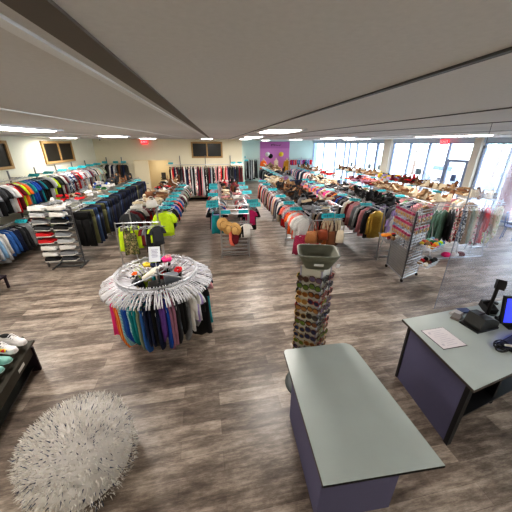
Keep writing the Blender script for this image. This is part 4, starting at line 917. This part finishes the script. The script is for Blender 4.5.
for i, c in enumerate(ccol):
    a = (a0+math.radians(172)*i/41 if i <= 41 else a0+math.radians(172+188*(i-41)/20))+R_.uniform(-.02, .02)
    x, y = RC[0]+RR*math.cos(a), RC[1]+RR*math.sin(a)
    k = 'swim' if i < 30 else R_.choice(['swim', 'kidtop', 'tank'])
    if c in ('white', 'lavender') and i > 26: k = 'kidtop'
    if c == 'teal' and i > 30: k = 'tank'
    t = thing({'swim': 'hanging_swimsuit', 'kidtop': 'hanging_small_top', 'tank': 'hanging_tank_top'}[k], '', '', (x, y, RZ-.002), a+R_.uniform(-.12, .12)); t.rotation_euler[1] = 0
    h = obj('hanger', CH, t, (0, 0, 0)); h.scale = (1.2, 1.2, 1.1)
    g = obj('garment', G(k, R_.randrange(4)), t, (0, 0, -.0)); z = R_.uniform(1.2, 1.65); g.scale = (1.2, 1.15, z); recolor(g, [cmat(c)])
    if i % 3 == 0: part('price_tag', MB().box((.1, .035, -.3-.05*R_.random()), (.03, .003, .05)), WHITEP, t)
    rec.append((t, c, {'swim': 'swimsuit', 'kidtop': 'small top', 'tank': 'tank top'}[k], 'swimsuit' if k == 'swim' else 'top', i, N))
pending.append((rec, 'on the round rack', 'garments on the round rack'))
# extra empty clear hangers thickening the ring
for i in range(75):
    a = 2*PI*i/75+R_.uniform(-.03, .03); x, y = RC[0]+RR*math.cos(a), RC[1]+RR*math.sin(a)
    o = obj('clear_hanger', CH, None, (x, y, RZ), (R_.uniform(-.08, .08), R_.uniform(-.05, .05), a+R_.uniform(-.2, .2)))
    sd = 'near' if math.sin(a) < -.5 else 'far' if math.sin(a) > .5 else ('left' if math.cos(a) < 0 else 'right')
    o.scale = (1.2, 1.2, 1.1); tag(o, 'empty clear plastic hanger on the %s side of the round rack' % sd, 'hanger', 'empty hangers, %s side of the round rack' % sd)
# centre shelf with things on it
ds = thing('centre_shelf', 'dark shelf panel in the middle of the round rack', 'shelf', (RC[0]+.12, RC[1]-.05, RZ-.22), .2)
part('panel', MB().prism([(-.28, -.16), (.3, -.16), (.3, .16), (-.28, .16)], 0, .02), BLACK, ds); part('front_edge', MB().box((0, -.17, .04), (.58, .02, .08)), BLACK, ds)
tag(part('grey_folder', MB().box((RC[0]+.2, RC[1]-.02, RZ-.12), (.22, .16, .12), .3), mat((110, 116, 124), .5, name='slate_card'), None), 'slate grey box on the shelf inside the round rack', 'box')
wt = thing('white_bottle', 'cream white plastic bottle lying inside the round rack', 'bottle', (RC[0]-.2, RC[1]-.08, RZ-.1), .9)
part('body', MB().tube([(0, 0, 0), (.12, 0, .03), (.26, 0, .07), (.3, 0, .08)], .05, 12, rs=[.052, .052, .045, .02]), mat((236, 230, 210), .35, var=.04, name='cream_plastic'), wt, True)
part('cap', MB().tube([(.3, 0, .08), (.35, 0, .093)], .022, 10), WHITEP, wt, True)
for i, (dx, dy, dz, c, s) in enumerate(((-.05, .42, .03, 'turquoise', .04), (-.12, .36, .03, 'neon yellow', .05), (-.02, .36, .02, 'black', .05), (.08, .38, .03, 'hot pink', .06), (.1, .42, .06, 'pink', .035), (-.22, .3, -.02, 'yellow', .05), (-.1, .28, -.02, 'navy', .05), (.3, .1, -.05, 'red', .045), (-.4, .15, -.1, 'orange', .03), (-.3, -.12, -.12, 'charcoal', .05), (-.38, .05, -.12, 'black and white patterned', .04))):
    o = part('hair_tie', MB().tube([(s*math.cos(2*PI*k/12), s*math.sin(2*PI*k/12), .008*math.sin(k*2.1)) for k in range(12)], s*.55, 7, closed=True), cmat(c), None, True, loc=(RC[0]+dx, RC[1]+dy, RZ+dz), rot=(R_.uniform(-.3, .3), R_.uniform(-.3, .3), 0))
    tag(o, '%s puffy hair tie lying among the round rack hangers%s' % (c, ', at the back' if dy > .25 else ', toward the left' if dx < 0 else ', toward the right'), 'hair tie', 'hair ties on the round rack')
sg = thing('sign_holder', 'white printed card in a clear holder standing on the round rack', 'sign', (RC[0]-.03, RC[1]+.1, RZ-.02), .35)
part('card', MB().box((0, 0, .26), (.17, .006, .24), rot=Matrix.Rotation(.12, 3, 'Y')@Matrix.Rotation(-.25, 3, 'X')), mat((240, 240, 244), .4, emit=.12, var=0, name='card'), sg)
tx = MB()
for q in range(6): tx.box((0, 0, .07-.022*q), (.1-.02*(q % 2), .001, .006))
part('print', tx, mat((150, 140, 160), .6, var=0, name='print'), sg, loc=(.002, -.007, .26), rot=(-.25, .12, 0))
part('stem', MB().tube([(0, 0, -.12), (0, .02, .15)], .006, 5), CLEAR, sg)

# ================================================================ sunglasses spinner
SP = (1.06, 2.65)
sp = thing('spinner_rack', 'tall pale spinner rack of sunglasses with a grey tray on top', 'display rack', (SP[0], SP[1], 0), math.radians(45))
part('base', MB().lathe([(.28, 0), (.28, .012), (.23, .03), (.04, .05)], 36), mat((74, 80, 80), .5, name='grey_base'), sp, True)
part('pole', MB().tube([(0, 0, .03), (0, 0, .5)], .025, 10), DCHROME, sp)
BODY = mat((206, 202, 190), .45, var=.04, name='pale_spinner_body')
w = .13
part('body', MB().prism([(-w, -w+.02), (-w+.02, -w), (w-.02, -w), (w, -w+.02), (w, w-.02), (w-.02, w), (-w+.02, w), (-w, w-.02)], .42, 1.82), BODY, sp)
for sx in (-1, 1):
    for sy in (-1, 1): part('edge_strip', MB().box((sx*(w-.004), sy*(w-.004), 1.12), (.016, .016, 1.4)), mat((176, 172, 190), .4, name='edge_strip'), sp)
def tray():
    mb = MB(); oa = [(.12, 0), (.2, .15), (.205, .165), (.19, .165), (.18, .15), (.105, .015)]
    rings = []
    for r, z in oa:
        rings.append([(r*1.0*(abs(math.cos(a))**.35)*(1 if math.cos(a) > 0 else -1), r*.85*(abs(math.sin(a))**.35)*(1 if math.sin(a) > 0 else -1), z) for a in [2*PI*k/28+.001 for k in range(28)]])
    return mb.loft(rings)
tr_ = part('tray', tray(), mat((118, 120, 106), .5, var=.06, name='khaki_tray'), sp, True, loc=(0, 0, 1.82))
tr_.rotation_euler[2] = math.radians(-45-14); tr_.scale = (1.12, 1.12, 1.1)
part('price_label', MB().box((0, -.155, .07), (.09, .004, .03), rot=Matrix.Rotation(.4, 3, 'X')), WHITEP, tr_)
LENS = [mat(c, .12, var=.1, name='lens') for c in ((120, 72, 30), (60, 38, 26), (28, 40, 74), (90, 110, 40), (40, 38, 60), (150, 110, 60), (96, 84, 110), (30, 30, 32))]
LN = ['amber', 'dark brown', 'navy blue', 'olive green', 'dark violet', 'honey', 'pale violet', 'black']
def glasses_mesh():
    mb = MB()
    for s in (-1, 1):
        mb.cur = 0; mb.loft([[(s*.034+.03*math.cos(2*PI*k/14), y, .024*math.sin(2*PI*k/14)) for k in range(14)] for y in (-.004, .002)])
        mb.cur = 1; mb.tube([(s*.034+.031*math.cos(2*PI*k/14), -.002, .025*math.sin(2*PI*k/14)) for k in range(14)], .0038, 5, closed=True)
        mb.tube([(s*.066, 0, .01), (s*.068, .06, .008), (s*.064, .1, -.02)], .004, 5)
    mb.tube([(-.006, -.002, .008), (0, -.006, .011), (.006, -.002, .008)], .004, 5)
    return mb.mesh('sunglasses_shape', [LENS[0], BLACK])
GM = glasses_mesh()
FR = [BLACK, mat((90, 50, 26), .4, name='tortoise'), mat((190, 160, 100), .3, .6, name='gold_frame'), mat((150, 40, 30), .4, name='red_frame')]
NUM = ['first', 'second', 'third', 'fourth', 'fifth', 'sixth', 'seventh', 'eighth', 'ninth', 'tenth', 'eleventh', 'twelfth', 'thirteenth']
Msp = Matrix.Rotation(math.radians(45), 3, 'Z'); seq = [6, 3, 0, 2, 5, 1, 0, 2, 2, 0, 4, 1, 1]
for fi, (ax, nm, cols) in enumerate((((-1, 0), 'left', 2), ((0, -1), 'right', 2), ((0, 1), 'far left', 2), ((1, 0), 'hidden far', 0))):
    for row in range(13):
        for c in range(cols):
            z = 1.72-.098*row-(.03 if c else 0)
            off = (c-.5)*.15 if cols == 2 else 0
            nx, ny = ax; lx = nx*(w+.05)+(-ny)*off; ly = ny*(w+.05)+nx*off
            if cols == 2: lx = nx*(w+.03)-ny*off; ly = ny*(w+.03)+nx*off*-1 if nx else ny*(w+.03)
            p = Msp@Vector((lx, ly, 0)); rz = math.radians(45)+math.atan2(ny, nx)+PI/2
            li = (seq[row]+c*3*(row % 3 == 0)+fi) % 8
            o = obj('sunglasses', GM, None, (SP[0]+p.x, SP[1]+p.y, z), (R_.uniform(-.1, .1), R_.uniform(-.12, .12), rz+R_.uniform(-.12, .12)))
            recolor(o, [LENS[li], FR[R_.choice([0, 0, 1, 1, 2, 3])]]); o.scale = (1.08, 1.05, 1.25)
            tag(o, '%s lensed sunglasses, %s row from top, %s face of the spinner%s' % (LN[li], NUM[row], nm, (', ' + ['left', 'right'][c]+' column') if cols == 2 else ''), 'sunglasses', 'sunglasses on the spinner')
part('price_tag', MB().box((0, 0, 0), (.05, .004, .045)), WHITEP, None, loc=(SP[0]+.25, SP[1]-.02, 1.8), rot=(.2, .3, .4)) and None
o = COL.objects[-1]; tag(o, 'small white paper tag dangling right of the spinner tray', 'tag')
for i, (dx, dy, c, l) in enumerate(((-.06, .0, 'black', 'black folded case at the left in the spinner tray'), (.07, -.05, 'black', 'small black case at the right in the spinner tray'), (.0, .02, 'white', 'round white cotton ball in the spinner tray'))):
    tag(part('small_case', MB().ell((SP[0]+dx, SP[1]+dy, 1.87), (.04, .025, .02) if i < 2 else (.022, .022, .022), 10, 6, rz=.5*i), cmat(c), None, True), l, 'case')

# ================================================================ near table and counter
LAM = mat((180, 190, 187), .3, var=.1, scale=3, name='grey_green_laminate'); EDGE = mat((74, 66, 62), .5, name='dark_edge_band'); SLATE = mat((96, 94, 122), .7, var=.05, scale=30, name='slate_purple_panel')
def rounded(poly, r, n=6):
    out = []; L = len(poly)
    for i in range(L):
        p = Vector(poly[i]); a = (Vector(poly[i-1])-p).normalized(); b = (Vector(poly[(i+1) % L])-p).normalized()
        q = r[i]
        if q <= 0: out.append(tuple(p)); continue
        for k in range(n+1):
            t = k/n; out.append(tuple((p+a*q)*(1-t)**2+p*2*t*(1-t)+(p+b*q)*t*t))
    return out
nt_ = thing('counter_table', 'pale grey-green laminate topped table with rounded corners in the foreground', 'table', (0, 0, 0))
poly = [(.6, 1.0), (1.52, 1.0), (1.43, 2.33), (.63, 2.31)]
part('top', MB().prism(rounded(poly, [0, 0, .12, .05]), .925, .951), LAM, nt_)
part('edge_band', MB().prism(rounded([(x+(-.004 if x < 1 else .004), y+(.004 if y > 2 else 0)) for x, y in poly], [0, 0, .12, .05]), .922, .946), EDGE, nt_)
part('base_panel', MB().prism([(.7, 1.2), (1.4, 1.2), (1.35, 2.2), (.72, 2.2)], 0, .923), SLATE, nt_)
ct = thing('sales_counter', 'sales counter with grey-green laminate top and slate purple side panel', 'counter', (0, 0, 0))
cp = [(2.29, 1.54), (4.7, 2.1), (4.7, 2.95), (2.325, 2.65)]
part('top', MB().prism(cp, .925, .951), LAM, ct)
part('edge_band', MB().prism([(2.284, 1.532), (4.7, 2.09), (4.7, 2.956), (2.319, 2.656)], .921, .947), EDGE, ct)
part('side_panel', MB().prism([(2.37, 1.66), (2.4, 1.66), (2.43, 2.58), (2.4, 2.58)], 0, .922), SLATE, ct)
part('front_panel', MB().prism([(2.4, 2.56), (4.65, 2.84), (4.65, 2.88), (2.4, 2.6)], 0, .922), SLATE, ct)
part('corner_strip', MB().prism([(2.388, 2.565), (2.402, 2.565), (2.405, 2.605), (2.39, 2.605)], 0, .921), BLACK, ct)
part('back_frame', MB().prism([(2.36, 1.62), (2.42, 1.63), (2.42, 1.68), (2.36, 1.67)], 0, .922), BLACK, ct)
part('shelf', MB().prism([(2.42, 1.75), (4.6, 2.3), (4.6, 2.8), (2.42, 2.54)], .55, .57), BLACK, ct)
part('shelf', MB().prism([(2.42, 1.75), (4.6, 2.3), (4.6, 2.8), (2.42, 2.54)], .12, .14), BLACK, ct)
part('divider', MB().prism([(3.3, 2.0), (3.33, 2.0), (3.33, 2.65), (3.3, 2.65)], .02, .92), BLACK, ct)
CT = .951
nb = thing('notice_sheet', 'dark bordered laminated white notice lying on the sales counter', 'notice', (2.57, 2.245, CT), .12)
part('backing', MB().box((0, 0, .002), (.325, .34, .003), rot=Matrix.Rotation(-.05, 3, 'Z')), mat((60, 40, 66), .4, name='dark_border'), nb)
part('paper', MB().box((0, 0, .0045), (.312, .327, .002), rot=Matrix.Rotation(-.05, 3, 'Z')), mat((232, 226, 228), .35, var=.02, name='paper'), nb)
tx = MB()
for q in range(9): tx.box((0, .12-.03*q, .006), (.2-.05*((q*5) % 3), .006, .0008))
tx.box((-.11, -.1, .006), (.03, .03, .0008)); tx.box((-.1, .1, .006), (.03, .03, .0008))
part('print', tx, mat((208, 202, 210), .5, var=0, name='faint_print'), nb)
# receipt printer / cash box with customer display pole
pr = thing('receipt_printer', 'black receipt printer with a sloped lid on the sales counter', 'printer', (3.22, 2.4, CT), .15)
pr.scale = (.8, .8, 1.0)
rings = [[(x, -.13, z) for x, z in ((-.2, 0), (.2, 0), (.2, .09), (.02, .16), (-.14, .17), (-.2, .05))], [(x, .13, z) for x, z in ((-.2, 0), (.2, 0), (.2, .1), (.02, .17), (-.14, .18), (-.2, .05))]]
part('body', MB().loft(rings), mat((38, 38, 36), .5, name='printer_black'), pr)
part('paper_slot', MB().box((-.05, 0, .176), (.14, .02, .006), rot=Matrix.Rotation(-.1, 3, 'Y')), BLACK, pr)
part('badge', MB().lathe([(.022, 0), (.02, .004)], 16), mat((170, 168, 160), .3, .5, name='badge'), pr, loc=(.1, -.08, .134), rot=(0, .36, 0))
part('base', MB().box((-.03, .0, .012), (.44, .3, .024)), BLACK, pr)
dp = thing('pole_display', 'black customer display on a slanted pole behind the printer', 'display', (3.36, 2.47, CT))
part('base', MB().lathe([(.07, 0), (.07, .015), (.03, .025)], 20), BLACK, dp, True)
part('pole', MB().tube([(0, 0, .02), (.0, .0, .5)], .02, 8), BLACK, dp)
part('screen_head', MB().box((.02, 0, .54), (.22, .08, .12), rot=Matrix.Rotation(.75, 3, 'Z')@Matrix.Rotation(.35, 3, 'Y')), BLACK, dp)
part('screen', MB().box((0, 0, 0), (.17, .006, .07)), mat((40, 52, 50), .2, name='display_glass'), dp, loc=(.02+.03, -.034, .542), rot=(0, .35, .75))
mo = thing('monitor', 'black touch monitor with a blue lit screen at the right end of the counter', 'monitor', (3.66, 2.32, CT), -.2)
part('bezel', MB().box((0, 0, .24), (.5, .035, .36), rot=Matrix.Rotation(-.22, 3, 'X')), BLACK, mo)
part('screen', MB().box((0, -.021, .24), (.45, .004, .31), rot=Matrix.Rotation(-.22, 3, 'X')), mat((48, 60, 215), .3, emit=.8, var=.35, scale=4, name='blue_screen'), mo)
part('stand', MB().box((0, .07, .1), (.2, .06, .2)).box((0, .04, .015), (.3, .24, .03)), BLACK, mo)
kb = thing('keyboard', 'dark grey keyboard at the right end of the sales counter', 'keyboard', (3.27, 2.03, CT), .3)
part('body', MB().box((.05, 0, .014), (.42, .16, .026)), mat((44, 46, 50), .5, name='kb_body'), kb)
km = MB()
for i in range(4):
    for j in range(13): km.box((-.13+.03*j, -.055+.036*i, .031), (.024, .028, .008))
k_ = part('keys', km, mat((70, 74, 80), .5, name='kb_keys'), kb); k_['kind'] = 'stuff'
cb_ = MB(); rnd = random.Random(4)
for q in range(7):
    ox, oy = rnd.uniform(-.03, .03), rnd.uniform(-.03, .03); r = rnd.uniform(.05, .09)
    cb_.tube([(ox+r*math.cos(2*PI*k/18), oy+r*.7*math.sin(2*PI*k/18), .008+q*.007+.006*math.sin(k+q)) for k in range(18)], .006, 5, closed=True)
tag(part('cable_coil', cb_, mat((40, 40, 42), .3, .2, name='cable'), None, True, loc=(3.08, 2.0, CT)), 'tangled black coiled cable beside the keyboard', 'cable')
tag(part('power_strip', MB().tube([(0, 0, .02), (.05, -.03, .03), (.14, -.06, .02)], .014, 8), mat((210, 208, 205), .3, .3, name='pale_plug'), None, True, loc=(3.06, 1.96, CT+.06)), 'pale plug lying on the coiled cable', 'plug')
tag(part('cable', MB().tube([(3.36, 2.44, CT+.03), (3.45, 2.4, CT+.11), (3.56, 2.46, CT+.1), (3.6, 2.5, CT+.02), (3.5, 2.6, CT+.01), (3.4, 2.62, CT+.02)], .006, 6), BLACK, None, True), 'thin black cable looping between printer and monitor', 'cable')
for i, (x, y, rz, c, l) in enumerate(((3.12, 2.66, .2, (208, 204, 198), 'pale leaflet stack behind the receipt printer'), (3.27, 2.7, -.15, (60, 74, 120), 'blue leaflet behind the receipt printer'), (3.05, 2.58, .5, (120, 112, 104), 'brown-grey leaflet at the printer corner'))):
    t = tag(part('leaflet', MB().box((0, 0, .006), (.16, .1, .01)).box((.01, .006, .016), (.15, .095, .01), .1), mat(c, .5, var=.2, name='leaflet_paper'), None, loc=(x, y, CT+.002*i), rot=(0, 0, rz)), l, 'leaflet')
sc2 = thing('card_reader', 'dark card reader behind the blue screen monitor', 'card reader', (3.62, 2.68, CT), -.3)
part('body', MB().box((0, 0, .05), (.12, .2, .1), rot=Matrix.Rotation(.2, 3, 'X')), mat((52, 54, 54), .5, name='reader_grey'), sc2); part('handset', MB().tube([(-.09, 0, .12), (0, 0, .15), (.09, 0, .12)], .022, 8), BLACK, sc2, True)
# hanging clear acrylic screen
AC, nt, b = new_mat('clear_acrylic')
tr = nt.nodes.new('ShaderNodeBsdfTransparent'); tr.inputs[0].default_value = (.95, .96, 1., 1)
gl = nt.nodes.new('ShaderNodeBsdfGlossy'); gl.inputs['Roughness'].default_value = .05
df = nt.nodes.new('ShaderNodeBsdfDiffuse'); df.inputs[0].default_value = (.7, .72, .85, 1)
m1 = nt.nodes.new('ShaderNodeMixShader'); m1.inputs[0].default_value = .06; m2 = nt.nodes.new('ShaderNodeMixShader'); m2.inputs[0].default_value = .06
nt.links.new(tr.outputs[0], m1.inputs[1]); nt.links.new(gl.outputs[0], m1.inputs[2]); nt.links.new(m1.outputs[0], m2.inputs[1]); nt.links.new(df.outputs[0], m2.inputs[2])
nt.links.new(m2.outputs[0], nt.nodes['Material Output'].inputs[0])
sn = thing('acrylic_screen', 'clear hanging acrylic screen above the sales counter', 'screen', (2.88, 2.78, 0), .12)
part('sheet', MB().box((.75, 0, 2.02), (1.5, .006, 2.1)), AC, sn)
part('edge', MB().box((0, 0, 2.02), (.006, .008, 2.1)), mat((120, 124, 136), .3, name='acrylic_edge'), sn)
for x in (.02, 1.45): part('wire', MB().tube([(x, 0, 3.05), (x, 0, CEIL)], .003, 4), DCHROME, sn)
part('clip', MB().box((.02, 0, 3.06), (.03, .02, .03)), DCHROME, sn)

# ================================================================ shoe bench and foreground left
bn = thing('shoe_bench', 'dark olive brown low bench with a plank leg at lower left', 'bench', (-2.79, 3.5, 0), .19)
DW = mat((44, 40, 28), .6, var=.2, scale=8, name='dark_wood'); DP = mat((34, 18, 32), .6, name='dark_plum')
part('top', MB().box((-.2, -.75, .43), (.42, 1.6, .03)), DW, bn)
part('apron', MB().box((.0, -.8, .36), (.02, 1.45, .12)), DW, bn)
part('leg', MB().box((-.15, -.08, .21), (.36, .03, .42)), DP, bn); part('leg', MB().box((-.15, -1.42, .21), (.36, .03, .42)), DP, bn)
part('shelf', MB().box((-.2, -.75, .1), (.34, 1.3, .02)), BLACK, bn)
part('label_tag', MB().box((.0125, -.43, .37), (.004, .16, .045)), mat((190, 190, 184), .5, name='tag_paper'), bn)
def big_sneaker(loc, rz, c1, c2, label, c3=None, slip=False):
    t = thing('slipper' if slip else 'sneaker', label, 'shoe', loc, rz)
    me = SH['loafer' if slip else 'sneaker']
    src = me; s = part_from(src, 0, 'sole', t, mat(c2, .6, name='rubber')); u = part_from(src, 1, 'upper', t, mat(c1, .7, bump=.2, name='upper'))
    part_from(src, 2, 'lining' if slip else 'collar', t, mat((16, 16, 18), .8, name='lining'))
    if c3: part('side_patch', MB().ell((.17, -.036, .05), (.05, .012, .022), 10, 5), patmat('floral', [(230, 40, 60), (40, 90, 190), (240, 200, 40)], 30.), t, True)
    if not slip:
        lc = MB()
        for q in range(4): lc.tube([(.12+.02*q, -.028, .108-.009*q), (.125+.02*q, 0, .124-.01*q), (.12+.02*q, .028, .108-.009*q)], .004, 4)
        part('laces', lc, WHITEP, t)
    part('opening', MB().ell((.06, 0, .1 if not slip else .072), (.058, .034, .014), 12, 6), mat((14, 14, 16), .8, name='dark_lining'), t, True)
    t.scale = (1.3, 1.3, 1.2)
def part_from(me, mi, name, parent, m):
    fs = [tuple(p.vertices) for p in me.polygons if p.material_index == mi]
    used = sorted({i for f in fs for i in f}); mp = {i: k for k, i in enumerate(used)}
    n = bpy.data.meshes.new(name); n.from_pydata([me.vertices[i].co[:] for i in used], [], [tuple(mp[i] for i in f) for f in fs]); n.materials.append(m)
    return obj(name, n, parent)
OB = mat((50, 48, 34), .6, var=.15, name='olive_card')
bx_ = thing('shoe_box', 'long olive brown box lid on the bench under the sneakers and slippers', 'box', (-2.96, 3.02, .446), .19)
part('lid', MB().box((0, 0, .085), (.34, .95, .03)), OB, bx_); part('body', MB().box((0, 0, .036), (.31, .92, .07)), OB, bx_)
big_sneaker((-3.08, 3.42, .547), -.25, (228, 226, 224), (236, 234, 230), 'rear white sneaker with black collar on the dark bench', None)
big_sneaker((-3.1, 3.25, .547), -.2, (226, 224, 222), (236, 234, 230), 'front white sneaker with a multicoloured side patch on the bench', 1)
big_sneaker((-3.06, 3.04, .547), -.1, (128, 178, 168), (170, 205, 196), 'rear mint green slipper on the dark bench', slip=True)
big_sneaker((-3.05, 2.88, .547), -.1, (128, 178, 168), (170, 205, 196), 'front mint green slipper on the dark bench', slip=True)
st = thing('dark_stool', 'dark plum stool standing at the left edge of the photo', 'stool', (-5.12, 6.02, 0))
part('seat', MB().box((0, 0, .3), (.4, .4, .04)), DP, st)
for sx in (-1, 1):
    for sy in (-1, 1): part('leg', MB().box((sx*.17, sy*.17, .14), (.04, .04, .28)), DP, st)
# white shaggy pouf
pf = thing('shaggy_pouf', 'round white and grey speckled shaggy pouf at the bottom left', 'pouf', (-1.5, 1.93, 0))
pf.scale = (1, 1, 1.22)
mb = MB(); mb.lathe([(.36, 0), (.45, .1), (.47, .28), (.42, .42), (.25, .49), (.01, .51)], 32); part('cushion', mb, mat((214, 210, 206), .9, name='pouf_cloth'), pf, True)
mb = MB(); rnd = random.Random(2)
for i in range(5200):
    a = rnd.uniform(0, 2*PI); u = rnd.random()
    if u < .5: r = .46*math.sqrt(rnd.random()); z = .51-.1*(r/.46)**3; n = Vector((math.cos(a)*r*1.2, math.sin(a)*r*1.2, .5)).normalized()
    else: z = rnd.uniform(.03, .45); r = .47 if z < .32 else .44; n = Vector((math.cos(a), math.sin(a), rnd.uniform(-.3, .5))).normalized()
    p = Vector((math.cos(a)*r, math.sin(a)*r, z)); s = n.cross(Vector((rnd.uniform(-1, 1), rnd.uniform(-1, 1), rnd.uniform(-1, 1)))).normalized()*.006
    e = p+n*rnd.uniform(.025, .05)+Vector([rnd.uniform(-.015, .015) for _ in range(3)])
    mb.cur = 0 if rnd.random() < .86 else 1
    mb.add([p-s, p+s, e], [(0, 1, 2)])
f = part('shag_pile', mb, [mat((232, 228, 222), .9, name='shag_white'), mat((70, 80, 104), .9, name='shag_dark')], pf); f['kind'] = 'stuff'

# wire bistro chair by the window, right edge
wc = thing('wire_chair', 'pale blue wire frame chair by the glass at the right edge', 'chair', (9.9, 7.6, 0), .5)
BW_ = mat((70, 110, 170), .4, .3, name='blue_wire')
part('seat', MB().lathe([(.2, .45), (.2, .47)], 24), BW_, wc)
for k in range(4):
    a = PI/4+k*PI/2; part('leg', MB().tube([(.17*math.cos(a), .17*math.sin(a), .45), (.22*math.cos(a), .22*math.sin(a), 0)], .012, 6), BW_, wc)
part('backrest', MB().tube([(-.18, .15, .46), (-.2, .2, .8), (-.1, .22, .92), (.1, .22, .92), (.2, .2, .8), (.18, .15, .46)], .012, 6).tube([(0, .18, .47), (0, .22, .92)], .008, 5), BW_, wc, True)

finish_labels()

# ================================================================ light
wd = bpy.data.worlds.new('sky'); sc.world = wd; wd.use_nodes = True
bg = wd.node_tree.nodes['Background']; bg.inputs[0].default_value = (.86, .93, 1., 1); bg.inputs[1].default_value = 3.6
def area(name, loc, rot, sx, sy, e, c=(1, 1, 1)):
    l = bpy.data.lights.new(name, 'AREA'); l.shape = 'RECTANGLE'; l.size = sx; l.size_y = sy; l.energy = e; l.color = c
    o = bpy.data.objects.new(name, l); COL.objects.link(o); o.location = loc; o.rotation_euler = rot; return o
for i, (x, y, L, n) in enumerate(lights):
    area('ceiling_lamp', (x, y, CEIL-.06), (0, 0, 0), .5, L, (17 if x < 0 else 22 if L < 2 else 11)*L, (1, .95, .88))
p = W(9, 1.8, 1.2)
area('daylight', p, (0, math.radians(90)-.12, WANG+PI/2+PI if False else 0), 2.6, 16, 420, (.88, .94, 1.)).rotation_euler = (PI/2-.15, 0, math.atan2(WN.y, WN.x)+PI/2+PI)

l_ = area('alcove_fill', (-3.4, 17.2, 2.3), (0, 0, 0), .8, .6, 5, (1, .93, .85))  # added fill light that brightens the alcove, stands for no fixture
